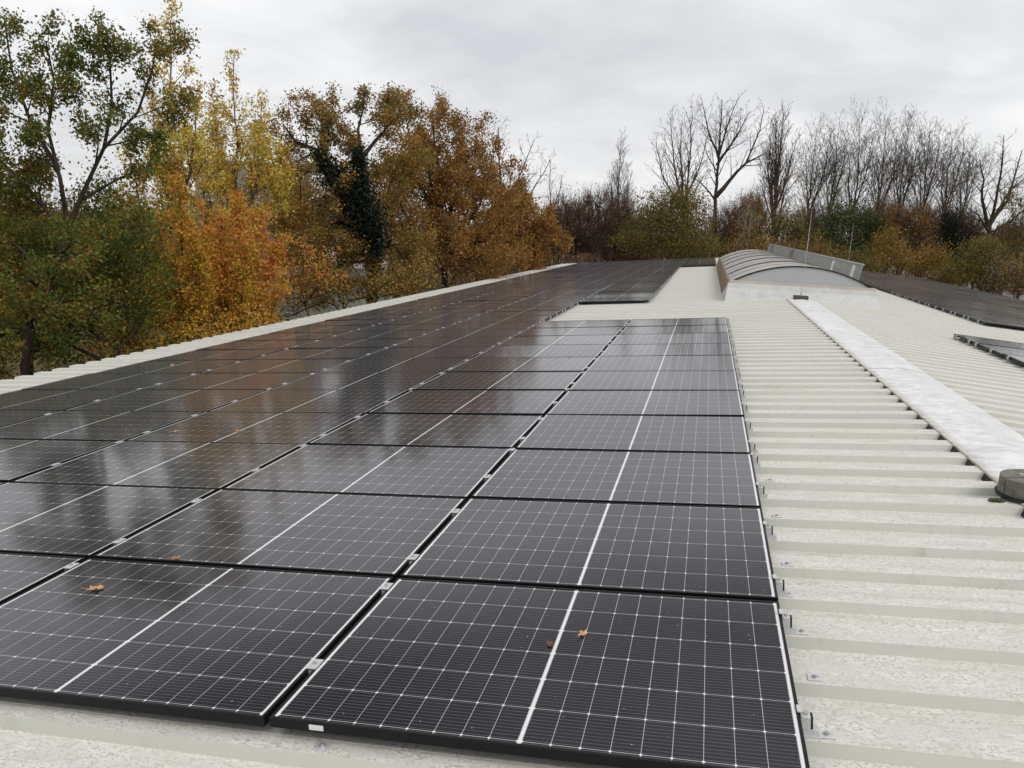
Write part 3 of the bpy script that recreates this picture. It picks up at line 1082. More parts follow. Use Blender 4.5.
def make_tree(name, label, cat, group, px, depth, lobes, trunk_h, trunk_r, bark_m, seed, npts=400, leaves=0, leaf_size=0.1, leaf_m=None,
              spread=0.25, twigs=2, twig_len=0.5, twig_up=0.3, twig_r=0.006, kd=0.8, alpha=0.25, step=0.6, start=0.35, lean=(0, 0), r_tip=0.008,
              expo=0.45, droop=0.2, shell=0.45, base_off=(0, 0), ku=0.0, jit=0.06, per=0):
    """lobes: (px, py, half width px, half height px[, depth shift m, depth radius factor]) of crown lumps, measured at the tree's distance"""
    rng = np.random.default_rng(seed)
    base = at(px, depth)
    base[0] += base_off[0]; base[1] += base_off[1]
    LB = []
    for l in lobes:
        ds = l[4] if len(l) > 4 else 0.0
        df = l[5] if len(l) > 5 else 1.0
        dd = depth + ds
        c = CAM + ray(l[0], l[1]) * dd
        rx, rz = l[2] / FPX * dd, l[3] / FPX * dd
        LB.append((c[0] - base[0], c[1] - base[1], c[2] - base[2], rx, rx * df, rz))
    topz = trunk_h
    nt = 9
    ph = rng.uniform(0, 6)
    trunk = [(lean[0] * (i / (nt - 1)) ** 1.3 + 0.02 * topz * math.sin(ph + i * 0.9) * (i > 0), lean[1] * i / (nt - 1) + 0.02 * topz * math.cos(ph + i * 1.1) * (i > 0), topz * i / (nt - 1)) for i in range(nt)]
    pts = ellipsoid_pts(rng, npts, LB, shell)
    pts = pts[pts[:, 2] > topz * start * 0.6]
    P, D, rad, ntk, out, tw = grow(rng, trunk, trunk_r, pts, r_tip, expo, kd, alpha, step, start, twigs, twig_len, twig_up, twig_r, jit, ku)
    root = empty(name, base, label=label, cat=cat, group=group)
    V, F = merge(out)
    link_mesh('trunk' if leaves else 'trunk_and_branches', quads_to_mesh(name + '_wood', V, F, bark_m, smooth=True), root)
    if leaves:
        src = np.concatenate([P[rad < r_tip * 5], tw]) if tw is not None else P[rad < r_tip * 5]
        if leaves > 0:
            if per:
                src = src[rng.choice(len(src), min(len(src), max(20, leaves // per)), replace=False)]
            C = src[rng.integers(0, len(src), leaves)] + rng.normal(0, spread, (leaves, 3)) * np.array([1, 1, 0.8])
            V, F = leaf_quads(rng, C, leaf_size, droop)
            link_mesh('crown', quads_to_mesh(name + '_leaves', V, F, leaf_m), root)
    return root, base, P, rad, rng


def fractal(rng, stems, levels=4, ang=(32, 40, 45), ratio=(0.45, 0.5, 0.5), space=(0.55, 0.45, 0.35), trop=0.06, wig=0.07, t0=0.25, rmin=0.007, rratio=0.5, shape=0.75, seg=0.55, maxlen=99):
    """stems: (polyline, r0, r1, first-order branch length).  Straight tapering shoots set spirally on each parent."""
    A, B, RA, RB, LV = [], [], [], [], []

    def put(p, q, ra, rb, lv):
        A.append(p); B.append(q); RA.append(ra); RB.append(rb); LV.append(lv)

    def shoot(p, d, L, r, lv):
        n = max(2, int(L / seg + 0.5))
        st = L / n
        pts = [p]; dirs = []
        for i in range(n):
            d = d + rng.normal(0, wig, 3); d[2] += trop
            d = d / math.sqrt(d @ d)
            pts.append(pts[-1] + d * st); dirs.append(d)
        re = max(rmin * 0.6, r * 0.3)
        for i in range(n):
            put(pts[i], pts[i + 1], r + (re - r) * i / n, r + (re - r) * (i + 1) / n, lv)
        if lv < levels: kids(pts, dirs, L, r, re, lv)

    def kids(pts, dirs, L, r0, r1, lv, first=None, start=0.2):
        k = min(lv, len(ang) - 1)
        n = len(pts) - 1
        m = max(2, int(L * (1 - start) / space[min(lv, len(space) - 1)]))
        az = rng.uniform(0, 6.28)
        for j in range(m):
            t = start + (1 - start) * (j + rng.uniform(0.2, 0.8)) / m
            i = min(n - 1, int(t * n)); f = t * n - i
            p = pts[i] + (pts[i + 1] - pts[i]) * f
            d = dirs[i]
            az += 2.4 + rng.normal(0, 0.35)
            u = np.cross(d, [0.3, 0.9, 0.2]); u = u / math.sqrt(u @ u); v = np.cross(d, u)
            a = math.radians(ang[k] * rng.uniform(0.7, 1.3))
            dd = d * math.cos(a) + (u * math.cos(az) + v * math.sin(az)) * math.sin(a)
            base = first if first else L * ratio[min(lv, len(ratio) - 1)]
            ll = min(maxlen, base * (1 - shape * (t - start) / (1 - start)) * rng.uniform(0.65, 1.2))
            if ll < 0.12: continue
            rr = max(rmin, min((r0 + (r1 - r0) * t) * rratio, ll * 0.022 + rmin * 0.5))
            shoot(p, dd, ll, rr, lv + 1)

    for (poly, r0, r1, first, start) in stems:
        poly = [np.asarray(q, float) for q in poly]
        # resample with slight wander
        pts = [poly[0]]
        for a, b in zip(poly[:-1], poly[1:]):
            ln = np.linalg.norm(b - a); n = max(1, int(ln / 0.8))
            for i in range(1, n + 1):
                q = a + (b - a) * i / n
                pts.append(q + (rng.normal(0, 0.04, 3) * min(1, ln / n) if i < n else 0))
        n = len(pts) - 1
        L = sum(np.linalg.norm(pts[i + 1] - pts[i]) for i in range(n))
        dirs = [(pts[i + 1] - pts[i]) / (np.linalg.norm(pts[i + 1] - pts[i]) + 1e-9) for i in range(n)]
        for i in range(n):
            put(pts[i], pts[i + 1] + dirs[i] * r0 * 0.2, r0 + (r1 - r0) * (i / n) ** 0.8, r0 + (r1 - r0) * ((i + 1) / n) ** 0.8, 0)
        kids(pts, dirs, L, r0, r1, 0, first, start)
    return np.array(A), np.array(B), np.array(RA), np.array(RB), np.array(LV)


def shoot_tree(name, label, cat, group, px, depth, stems_px, bark_m, seed, leaves=0, leaf_size=0.1, leaf_m=None, spread=0.1, leaf_lv=2, droop=0.2, per=0, **k):
    """stems_px: list of (pixel polyline, r0, r1, branch length, start); polylines measured at the tree's distance,
    a point may carry a third value, metres behind that distance. None as first point means the foot of the trunk."""
    rng = np.random.default_rng(seed)
    base = at(px, depth)
    stems = []
    for (poly, r0, r1, first, start) in stems_px:
        P = []
        for q in poly:
            if q is None: P.append(np.zeros(3)); continue
            dd = depth + (q[2] if len(q) > 2 else 0)
            P.append(CAM + ray(q[0], q[1]) * dd - base)
        stems.append((P, r0, r1, first, start))
    A, B, RA, RB, LV = fractal(rng, stems, **k)
    out = []
    for lo, hi, sd in ((0.05, 99, 9), (0.018, 0.05, 5), (0, 0.018, 3)):
        m = (RA >= lo) & (RA < hi)
        if m.any(): out.append(tubes_mesh('', A[m], B[m], RA[m], RB[m], sd, None))
    root = empty(name, base, label=label, cat=cat, group=group)
    V, F = merge(out)
    link_mesh('trunk' if leaves else 'trunk_and_branches', quads_to_mesh(name + '_wood', V, F, bark_m, smooth=True), root)
    if leaves:
        i = np.where(LV >= leaf_lv)[0]
        if per: i = rng.choice(i, max(10, min(len(i), leaves // per)), replace=False)
        i = i[rng.integers(0, len(i), leaves)]
        C = A[i] + (B[i] - A[i]) * rng.uniform(0, 1, (leaves, 1)) + rng.normal(0, spread, (leaves, 3))
        V, F = leaf_quads(rng, C, leaf_size, droop)
        link_mesh('crown', quads_to_mesh(name + '_leaves', V, F, leaf_m), root)
    return root, base, A, rng


B1 = bark('dark_bark', (0.022, 0.017, 0.012), (0.065, 0.05, 0.036))
B2 = bark('grey_bark', (0.07, 0.057, 0.046), (0.135, 0.112, 0.09))
B3 = bark('warm_brown_bark', (0.06, 0.040, 0.030), (0.13, 0.09, 0.068))
B4 = bark('pale_bark', (0.16, 0.15, 0.13), (0.34, 0.32, 0.28))
LG = leaf_mat('green_brown_leaves', [(0.037, 0.078, 0.018), (0.079, 0.128, 0.025), (0.145, 0.176, 0.030), (0.265, 0.143, 0.034), (0.448, 0.317, 0.047)])
LDG = leaf_mat('dark_green_leaves', [(0.028, 0.066, 0.018), (0.057, 0.112, 0.026), (0.108, 0.148, 0.026), (0.276, 0.218, 0.029), (0.480, 0.306, 0.036)])
LY = leaf_mat('yellow_leaves', [(0.251, 0.158, 0.041), (0.583, 0.329, 0.067), (0.660, 0.498, 0.090), (0.660, 0.636, 0.150), (0.660, 0.361, 0.076)])
LO = leaf_mat('orange_red_leaves', [(0.199, 0.215, 0.032), (0.516, 0.428, 0.054), (0.636, 0.378, 0.054), (0.656, 0.277, 0.065), (0.636, 0.215, 0.097), (0.497, 0.126, 0.065)], clump=0.8)
LOG = leaf_mat('orange_gold_leaves', [(0.20, 0.19, 0.03), (0.46, 0.33, 0.045), (0.60, 0.34, 0.05), (0.64, 0.25, 0.05), (0.56, 0.15, 0.06)], clump=0.8)
LYO = leaf_mat('golden_orange_leaves', [(0.163, 0.161, 0.032), (0.423, 0.302, 0.043), (0.660, 0.415, 0.060), (0.660, 0.358, 0.070), (0.660, 0.226, 0.081)], clump=0.6)
LB_ = leaf_mat('brown_oak_leaves', [(0.087, 0.099, 0.030), (0.183, 0.149, 0.039), (0.300, 0.202, 0.054), (0.427, 0.236, 0.060), (0.521, 0.309, 0.074)], clump=0.5)
LR = leaf_mat('rust_oak_leaves', [(0.096, 0.078, 0.029), (0.206, 0.128, 0.038), (0.343, 0.185, 0.052), (0.439, 0.220, 0.055), (0.522, 0.333, 0.077)], clump=0.4)
LIV = leaf_mat('ivy_leaves', [(0.003, 0.008, 0.003), (0.007, 0.013, 0.005), (0.013, 0.022, 0.008)], trans=0.1)
LW_ = leaf_mat('willow_leaves', [(0.082, 0.080, 0.016), (0.139, 0.127, 0.026), (0.214, 0.175, 0.036), (0.276, 0.196, 0.048)], clump=0.4)
LEV = leaf_mat('evergreen_leaves', [(0.036, 0.058, 0.018), (0.071, 0.095, 0.026), (0.119, 0.132, 0.036)], trans=0.15)
LGO = leaf_mat('golden_leaves', [(0.139, 0.101, 0.025), (0.277, 0.178, 0.036), (0.415, 0.262, 0.050), (0.499, 0.309, 0.073)], clump=0.5)
LOL = leaf_mat('olive_leaves', [(0.072, 0.078, 0.020), (0.144, 0.134, 0.028), (0.244, 0.197, 0.038), (0.374, 0.266, 0.057)], clump=0.4)
LBR = leaf_mat('dull_brown_leaves', [(0.079, 0.056, 0.040), (0.158, 0.100, 0.064), (0.263, 0.151, 0.089), (0.368, 0.215, 0.110)], clump=0.4)
LPA = leaf_mat('pale_leaves', [(0.30, 0.27, 0.20), (0.45, 0.42, 0.33), (0.55, 0.52, 0.42)], clump=0.8)

TL_ = 'trees along the left side of the warehouse'
# --- left row, near to far
shoot_tree('broadleaf_tree', 'nearest dark tree with forked branches and sparse green and brown leaves, far left', 'tree', TL_, 22, 17,
           [([None, (30, 330), (52, 285), (68, 228)], 0.095, 0.075, 1.3, 0.55),
            ([(66, 232), (82, 195), (104, 148), (138, 112, 0.3), (152, 70, 0.5), (158, 40, 0.6)], 0.06, 0.014, 1.45, 0.3),
            ([(68, 228), (60, 178, -0.4), (48, 130, -0.6), (54, 80, -0.7), (46, 42, -0.8)], 0.055, 0.014, 1.45, 0.25),
            ([(58, 170, -0.4), (30, 120, -0.2), (12, 70, 0.1), (5, 25, 0.2)], 0.05, 0.015, 1.3, 0.25),
            ([(66, 235), (30, 190, 0.5), (-10, 150, 0.9), (-35, 90, 1.0)], 0.06, 0.02, 1.5, 0.2),
            ([(104, 148), (112, 105, -0.4), (110, 62, -0.6), (96, 22, -0.6)], 0.04, 0.012, 1.1, 0.3),
            ([(80, 200), (120, 178, 0.5), (150, 165, 0.8)], 0.04, 0.012, 1.0, 0.3),
            ([(56, 280), (15, 245, -0.5), (-20, 235, -0.8)], 0.05, 0.015, 1.3, 0.3),
            ([(60, 262), (100, 240, 0.4), (140, 215, 0.6)], 0.045, 0.012, 1.2, 0.3),
            ([(46, 296), (30, 280, -1.0), (5, 290, -1.6)], 0.04, 0.012, 1.1, 0.2), ([(40, 310), (75, 300, -1.0), (100, 318, -1.7)], 0.04, 0.012, 1.1, 0.2),
            ([(60, 255), (75, 240, -1.1), (85, 250, -1.8)], 0.04, 0.012, 1.1, 0.2), ([(34, 322), (20, 335, -0.8), (0, 345, -1.4)], 0.035, 0.012, 1.0, 0.2)],
           B1, 21, leaves=38000, leaf_size=0.078, leaf_m=LG, spread=0.11, leaf_lv=2, per=5, levels=3, ang=(38, 42, 45), ratio=(0.5, 0.5, 0.5), space=(0.34, 0.26, 0.25), trop=0.05, wig=0.09, rmin=0.006, shape=0.55)
make_tree('hornbeam_tree', 'dense dark green bushy tree between the nearest tree and the orange one', 'tree', TL_,
          120, 19.5, [(120, 265, 48, 72), (75, 300, 50, 75), (20, 310, 55, 72), (140, 320, 36, 55), (-40, 300, 60, 90), (100, 215, 36, 40), (20, 250, 50, 40)],
          3.6, 0.12, B1, 22, npts=420, leaves=50000, leaf_size=0.085, leaf_m=LDG, spread=0.2, twigs=2.5, twig_len=0.6, twig_up=0.5, r_tip=0.007, per=10)
make_tree('hornbeam_tree', 'green and yellow bushy tree behind the trunk of the nearest tree', 'tree', TL_,
          40, 22, [(40, 290, 60, 60), (95, 250, 40, 50), (-20, 270, 60, 70), (130, 290, 30, 60)],
          3.6, 0.12, B1, 221, npts=260, leaves=20000, leaf_size=0.1, leaf_m=LDG, spread=0.3, twigs=2, twig_len=0.4, r_tip=0.007, per=18)
shoot_tree('poplar_tree', 'tall thin yellow tree reaching highest behind the nearest dark tree', 'tree', TL_, 176, 25,
           [([None, (174, 200), (170, 90), (172, 8)], 0.13, 0.012, 2.6, 0.28), ([(174, 240), (160, 170, 0.5), (152, 100, 0.8)], 0.06, 0.012, 1.8, 0.15),
            ([(174, 230), (190, 170, -0.5), (196, 95, -0.8)], 0.06, 0.012, 1.8, 0.15), ([(174, 260), (140, 210, 0.4), (128, 150, 0.6)], 0.06, 0.012, 1.9, 0.15)],
           B2, 23, leaves=16000, leaf_size=0.098, leaf_m=LY, spread=0.10, leaf_lv=2, per=5, levels=3, ang=(22, 28, 32), ratio=(0.45, 0.5, 0.5), space=(0.26, 0.28, 0.28), trop=0.07, wig=0.06, rmin=0.006, shape=0.75)
shoot_tree('poplar_tree', 'yellow poplar with upright branches above the orange and red tree', 'tree', TL_, 240, 28,
           [([None, (238, 200), (235, 120), (234, 52)], 0.13, 0.012, 2.4, 0.3), ([(238, 245), (222, 180, 0.5), (212, 92, 0.8)], 0.06, 0.012, 2.0, 0.15),
            ([(238, 240), (258, 180, -0.5), (262, 105, -0.8)], 0.06, 0.012, 2.0, 0.15), ([(238, 255), (275, 215, 0.4), (282, 150, 0.6)], 0.06, 0.012, 2.0, 0.15),
            ([(236, 255), (205, 210, -0.4), (196, 140, -0.4)], 0.06, 0.012, 2.0, 0.15)],
           B2, 24, leaves=19000, leaf_size=0.105, leaf_m=LY, spread=0.11, leaf_lv=2, per=5, levels=3, ang=(22, 28, 32), ratio=(0.45, 0.5, 0.5), space=(0.26, 0.28, 0.28), trop=0.07, wig=0.06, rmin=0.006, shape=0.75)
shoot_tree('pear_tree', 'bright orange and red autumn tree beside the left eave', 'tree', TL_, 228, 24,
           [([None, (230, 330), (234, 260), (240, 205)], 0.09, 0.01, 1.2, 0.3), ([(230, 345), (214, 290, 0.4), (206, 240, 0.7)], 0.05, 0.01, 1.1, 0.1),
            ([(230, 345), (250, 280, -0.4), (258, 218, -0.7)], 0.05, 0.01, 1.1, 0.1), ([(230, 350), (262, 300, 0.3), (278, 245, 0.5)], 0.05, 0.01, 1.1, 0.1),
            ([(230, 350), (200, 310, -0.5), (176, 262, -0.8)], 0.05, 0.01, 1.1, 0.1), ([(230, 350), (220, 290, -0.9), (222, 222, -1.3)], 0.05, 0.01, 1.1, 0.1),
            ([(232, 352), (268, 325, -0.6), (284, 275, -0.9)], 0.05, 0.01, 0.9, 0.1), ([(232, 350), (242, 300, -1.2), (246, 240, -1.5)], 0.05, 0.01, 1.0, 0.1),
            ([(228, 350), (190, 325, 0.3), (160, 290, 0.5)], 0.05, 0.01, 1.0, 0.1)],
           B1, 25, leaves=42000, leaf_size=0.088, leaf_m=LO, spread=0.12, leaf_lv=1, per=6, levels=3, ang=(24, 30, 34), ratio=(0.5, 0.5, 0.5), space=(0.22, 0.24, 0.25), trop=0.06, wig=0.07, rmin=0.005, shape=0.6)
shoot_tree('pear_tree', 'golden orange tree left of the red and orange one', 'tree', TL_, 185, 22.5,
           [([None, (184, 330), (182, 250), (180, 190)], 0.09, 0.01, 1.2, 0.3), ([(184, 345), (168, 290, 0.4), (160, 222, 0.7)], 0.05, 0.01, 1.1, 0.1),
            ([(184, 345), (202, 285, -0.4), (206, 215, -0.6)], 0.05, 0.01, 1.1, 0.1), ([(184, 350), (215, 320, 0.3), (226, 262, 0.4)], 0.05, 0.01, 1.1, 0.1),
            ([(184, 352), (160, 322, -0.5), (150, 272, -0.7)], 0.05, 0.01, 1.0, 0.1), ([(184, 350), (192, 310, -0.9), (195, 240, -1.3)], 0.05, 0.01, 1.1, 0.1)],
           B1, 251, leaves=24000, leaf_size=0.088, leaf_m=LOG, spread=0.10, leaf_lv=1, per=6, levels=3, ang=(24, 30, 34), ratio=(0.5, 0.5, 0.5), space=(0.22, 0.24, 0.25), trop=0.06, wig=0.07, rmin=0.005, shape=0.6)
make_tree('shrub', 'low green and yellow shrub in front of the golden orange tree at the eave', 'shrub', TL_,
          190, 20.5, [(165, 352, 30, 16), (215, 342, 30, 12), (250, 332, 24, 10), (125, 350, 30, 30)],
          1.8, 0.05, B1, 252, npts=160, leaves=6000, leaf_size=0.08, leaf_m=LYO, spread=0.2, twigs=3, twig_len=0.5, twig_up=0.7, r_tip=0.006, per=9)
make_tree('shrub', 'low reddish shrub right of the orange and red tree', 'shrub', TL_,
          318, 28, [(310, 262, 12, 22), (325, 278, 16, 24), (297, 285, 16, 22)],
          2.5, 0.06, B1, 26, npts=70, leaves=1700, leaf_size=0.09, leaf_m=LO, spread=0.16, twigs=3, twig_len=0.5, twig_up=0.7, r_tip=0.006, per=16)
# oak with ivy
root, base, P, rng = shoot_tree('oak_tree', 'large old oak with an ivy covered fork and russet leaves', 'tree', TL_, 372, 33,
           [([None, (374, 262), (366, 200), (362, 158)], 0.30, 0.16, 2.0, 0.5),
            ([(366, 205), (334, 172, -0.5), (318, 150, -0.8), (296, 142, -1.0), (284, 126, -1.0)], 0.17, 0.03, 2.2, 0.35),
            ([(362, 158), (376, 140, 0.4), (390, 124, 0.6), (396, 112, 0.7)], 0.10, 0.02, 1.9, 0.15),
            ([(362, 158), (358, 130), (364, 104)], 0.10, 0.02, 2.0, 0.1),
            ([(326, 164, -0.6), (326, 132, -0.2), (334, 102, 0.2)], 0.09, 0.02, 1.9, 0.15),
            ([(320, 155, -0.8), (300, 180, -1.6), (278, 200, -2.0)], 0.07, 0.02, 2.3, 0.1),
            ([(372, 240), (340, 222, -1.5), (305, 232, -2.2), (285, 245, -2.4)], 0.10, 0.02, 2.5, 0.2),
            ([(374, 262), (345, 262, -1.2), (322, 280, -1.6)], 0.08, 0.02, 2.0, 0.2),
            ([(368, 225), (395, 200, 0.5), (405, 165, 0.8)], 0.10, 0.02, 2.4, 0.15),
            ([(372, 250), (395, 245, -1.0), (405, 262, -1.2)], 0.08, 0.02, 2.0, 0.1)],
           B1, 27, leaves=50000, leaf_size=0.112, leaf_m=LB_, spread=0.15, leaf_lv=1, per=9, levels=3, ang=(48, 48, 45), ratio=(0.5, 0.5, 0.5), space=(0.40, 0.34, 0.3), trop=0.04, wig=0.12, rmin=0.008, shape=0.45)
# ivy on its trunk and main fork
cl = []
for (x0, y0, x1, y1, r_, cnt) in ((374, 236, 356, 200, 18, 3800), (362, 205, 330, 172, 15, 3200), (362, 195, 357, 150, 8, 1500), (332, 172, 316, 152, 8, 700), (376, 238, 377, 272, 9, 500)):
    for k in range(cnt):
        s = rng.uniform(); q = CAM + ray(x0 + (x1 - x0) * s, y0 + (y1 - y0) * s) * 30.9
        cl.append(q + rng.normal(0, r_ / FPX * 33 * 0.5, 3) - base)
V, F = leaf_quads(rng, np.array(cl), 0.14, 0.5)
link_mesh('ivy', quads_to_mesh('ivy_leaves', V, F, LIV), root)
shoot_tree('oak_tree', 'broad russet brown oak right of the ivy covered oak', 'tree', TL_, 445, 40,
           [([None, (445, 255), (442, 200), (432, 122)], 0.28, 0.04, 2.6, 0.35), ([(445, 240), (418, 180, 0.5), (402, 100, 0.8)], 0.14, 0.02, 2.2, 0.15),
            ([(445, 235), (462, 175, -0.6), (462, 125, -1)], 0.14, 0.02, 2.4, 0.15), ([(445, 245), (480, 205, 0.5), (492, 160, 0.8)], 0.14, 0.02, 2.4, 0.15),
            ([(445, 250), (410, 225, -1.5), (390, 180, -2.0)], 0.13, 0.02, 2.3, 0.15), ([(445, 255), (485, 240, -1.5), (515, 208, -2)], 0.13, 0.02, 2.4, 0.15),
            ([(445, 262), (420, 255, -2.2), (400, 245, -3)], 0.12, 0.02, 2.2, 0.15), ([(445, 262), (470, 258, -2.6), (505, 250, -3.2)], 0.12, 0.02, 2.2, 0.15),
            ([(443, 220), (430, 180, -1.6), (424, 140, -2.0)], 0.12, 0.02, 2.3, 0.15), ([(445, 225), (455, 200, -2.0), (470, 170, -2.6)], 0.12, 0.02, 2.3, 0.15)],
           B1, 28, leaves=62000, leaf_size=0.125, leaf_m=LR, spread=0.17, leaf_lv=1, per=10, levels=3, ang=(46, 46, 45), ratio=(0.5, 0.5, 0.5), space=(0.42, 0.36, 0.3), trop=0.04, wig=0.11, rmin=0.009, shape=0.4)
shoot_tree('oak_tree', 'smaller amber oak where the left eave meets the roof end', 'tree', TL_, 530, 47,
           [([None, (530, 250), (527, 220), (518, 190)], 0.2, 0.03, 2.0, 0.35), ([(530, 250), (506, 215, 0.5), (490, 178, 0.8)], 0.12, 0.02, 2.2, 0.15),
            ([(530, 250), (545, 235, -0.5), (546, 222, -0.8)], 0.12, 0.02, 1.6, 0.15), ([(530, 255), (510, 245, -1.5), (488, 225, -2.0)], 0.12, 0.02, 2.2, 0.15),
            ([(530, 258), (550, 248, -0.8), (562, 238, -1)], 0.1, 0.02, 1.5, 0.15), ([(530, 255), (513, 228, -1.5), (506, 205, -2.0)], 0.12, 0.02, 2.1, 0.15)],
           B1, 29, leaves=30000, leaf_size=0.14, leaf_m=LR, spread=0.19, leaf_lv=1, per=10, levels=3, ang=(46, 46, 45), ratio=(0.5, 0.5, 0.5), space=(0.42, 0.36, 0.3), trop=0.04, wig=0.11, rmin=0.009, shape=0.4)
make_tree('broadleaf_tree', 'olive brown tree filling the gap behind the ivy covered oak', 'tree', TL_,
          300, 42, [(300, 215, 34, 50), (335, 225, 34, 40), (395, 200, 30, 44), (280, 170, 22, 40), (425, 165, 16, 40)],
          6.0, 0.2, B1, 291, npts=320, leaves=26000, leaf_size=0.13, leaf_m=LB_, spread=0.3, twigs=3, twig_len=0.8, r_tip=0.009, per=9)
make_tree('shrub', 'brown undergrowth below the ivy covered oak at the eave', 'shrub', TL_,
          365, 30.5, [(335, 291, 34, 15), (385, 288, 36, 15), (300, 300, 30, 13), (425, 278, 24, 14), (270, 312, 24, 12)],
          2.2, 0.06, B1, 30, npts=220, leaves=9000, leaf_size=0.105, leaf_m=LB_, spread=0.28, twigs=3, twig_len=0.5, r_tip=0.006, per=22)

TB = 'bare trees behind the roof'
# --- bare trees, middle
def bare(label, px, depth, stems, seed, bm_=B2, **k):
    kw = dict(levels=4, ang=(36, 38, 40, 40), ratio=(0.52, 0.56, 0.6, 0.6), space=(0.40, 0.42, 0.38, 0.4), trop=0.075, wig=0.055, rmin=0.0115, shape=0.55, seg=0.85, rratio=0.42)
    kw.update(k)
    return shoot_tree('bare_tree', label, 'tree', TB, px, depth, stems, bm_, seed, **kw)
POP = dict(ang=(18, 22, 28, 30), trop=0.09, space=(0.30, 0.36, 0.38, 0.4))
bare('rounded bare grey tree behind the russet oaks', 500, 62, [([None, (502, 210), (500, 170), (498, 128)], 0.28, 0.03, 3.4, 0.35), ([(502, 215), (520, 175), (534, 140)], 0.12, 0.02, 2.6, 0.2),
      ([(502, 225), (530, 195), (550, 160)], 0.12, 0.02, 2.3, 0.2), ([(502, 210), (484, 175), (476, 135)], 0.1, 0.02, 2.6, 0.2)], 41, ang=(42, 40, 40, 40))
bare('small bare tree with fine twigs right of the russet oaks', 548, 72, [([None, (550, 210), (550, 160)], 0.15, 0.02, 2.6, 0.3), ([(550, 220), (560, 190), (562, 175)], 0.08, 0.02, 1.8, 0.2)], 42)
bare('slim bare poplar standing alone left of the willow', 617, 85, [([None, (618, 205), (620, 150)], 0.2, 0.02, 4.6, 0.25), ([(618, 225), (611, 195), (612, 175)], 0.1, 0.02, 3.0, 0.1), ([(618, 225), (627, 200), (630, 180)], 0.08, 0.02, 2.4, 0.1)], 43, bm_=B3, **POP)
bare('many stemmed bare tree behind the willow', 684, 80, [([None, (684, 210), (690, 160), (692, 112)], 0.26, 0.025, 4.0, 0.35), ([(684, 215), (674, 165), (670, 118)], 0.16, 0.02, 3.6, 0.15), ([(684, 215), (662, 175), (656, 142)], 0.13, 0.02, 2.8, 0.15),
      ([(684, 205), (700, 165), (708, 135)], 0.13, 0.02, 2.8, 0.15), ([(684, 200), (680, 150), (682, 120)], 0.13, 0.02, 3.0, 0.15)], 44, bm_=B3, ang=(26, 30, 34, 36), trop=0.08)
bare('tallest bare tree with a thick branch sweeping out to the right', 714, 72, [([None, (715, 215), (717, 175), (719, 150), (722, 100)], 0.36, 0.03, 3.4, 0.62),
      ([(716, 196), (730, 180), (746, 163), (766, 153)], 0.24, 0.04, 2.4, 0.3), ([(719, 160), (708, 130), (702, 102)], 0.12, 0.02, 2.6, 0.15), ([(717, 165), (735, 138), (750, 112)], 0.14, 0.02, 2.8, 0.15),
      ([(746, 163), (760, 130), (764, 108)], 0.10, 0.02, 2.2, 0.15), ([(719, 155), (730, 118), (738, 98)], 0.11, 0.02, 2.4, 0.15), ([(715, 200), (700, 182), (690, 176)], 0.1, 0.02, 2.0, 0.2)], 45, bm_=B1, ang=(36, 38, 40, 42), trop=0.06)
bare('narrow bare poplar right of the tallest bare tree', 774, 78, [([None, (774, 215), (779, 160), (784, 113)], 0.34, 0.025, 4.6, 0.3), ([(774, 225), (768, 175), (771, 138)], 0.14, 0.02, 3.6, 0.1), ([(774, 215), (788, 175), (796, 142)], 0.14, 0.02, 3.6, 0.1),
      ([(775, 200), (776, 160), (776, 122)], 0.14, 0.02, 3.4, 0.1)], 46, bm_=B3, **POP)
# --- bare row, right
row = [(815, 128, 9, 'leftmost bare tree of the right row, behind the lightning rod'),
       (836, 132, 7, 'second bare tree of the right row, left of the evergreen'),
       (858, 122, 7, 'slender bare tree right above the dark evergreen'),
       (884, 124, 8, 'slender bare tree above the golden bush'),
       (906, 124, 8, 'tall bare tree above the left part of the rusty tree'),
       (928, 132, 8, 'tall bare tree above the right part of the rusty tree'),
       (950, 142, 8, 'bare tree behind the ivy covered trunk'),
       (968, 152, 7, 'last bare tree of the right row before the spreading one')]
rr_ = random.Random(7)
for i, (x, y, w_, lab) in enumerate(row):
    x0 = x - 9
    f = lambda a: a + rr_.uniform(-3, 3)
    bare(lab, x0, 96 - i * 2.2, [([None, (f(x0 + 2), 225), (f(x - 2), 180), (x + 2, y)], 0.20, 0.018, 5.6, 0.15),
          ([(x0 + 2, 222), (f(x - w_), 180, 0.8), (f(x - w_ + 2), y + 22, 1)], 0.11, 0.016, 4.8, 0.1),
          ([(x0 + 2, 215), (f(x + w_), 175, -0.8), (f(x + w_ + 6), y + 12, -1)], 0.11, 0.016, 4.8, 0.1)], 60 + i, ang=(27, 31, 36, 38), trop=0.08, space=(0.36, 0.42, 0.42, 0.45), bm_=B2 if i % 3 else B3)
bare('spreading bare tree with thick crooked limbs at the right edge', 987, 68, [([None, (988, 243), (990, 222), (996, 200), (1002, 165), (1004, 136)], 0.34, 0.03, 2.2, 0.6),
      ([(989, 228), (982, 200), (984, 180), (980, 160)], 0.2, 0.03, 2.0, 0.2), ([(989, 232), (978, 215), (964, 205)], 0.15, 0.02, 1.6, 0.3), ([(990, 224), (1008, 200), (1016, 172), (1022, 150)], 0.18, 0.03, 2.2, 0.2),
      ([(988, 236), (1010, 222), (1035, 200)], 0.16, 0.03, 2.2, 0.2), ([(990, 222), (1012, 188), (1028, 176)], 0.12, 0.03, 2.0, 0.2)], 70, bm_=B1, ang=(45, 45, 45, 45), trop=0.03, wig=0.12)

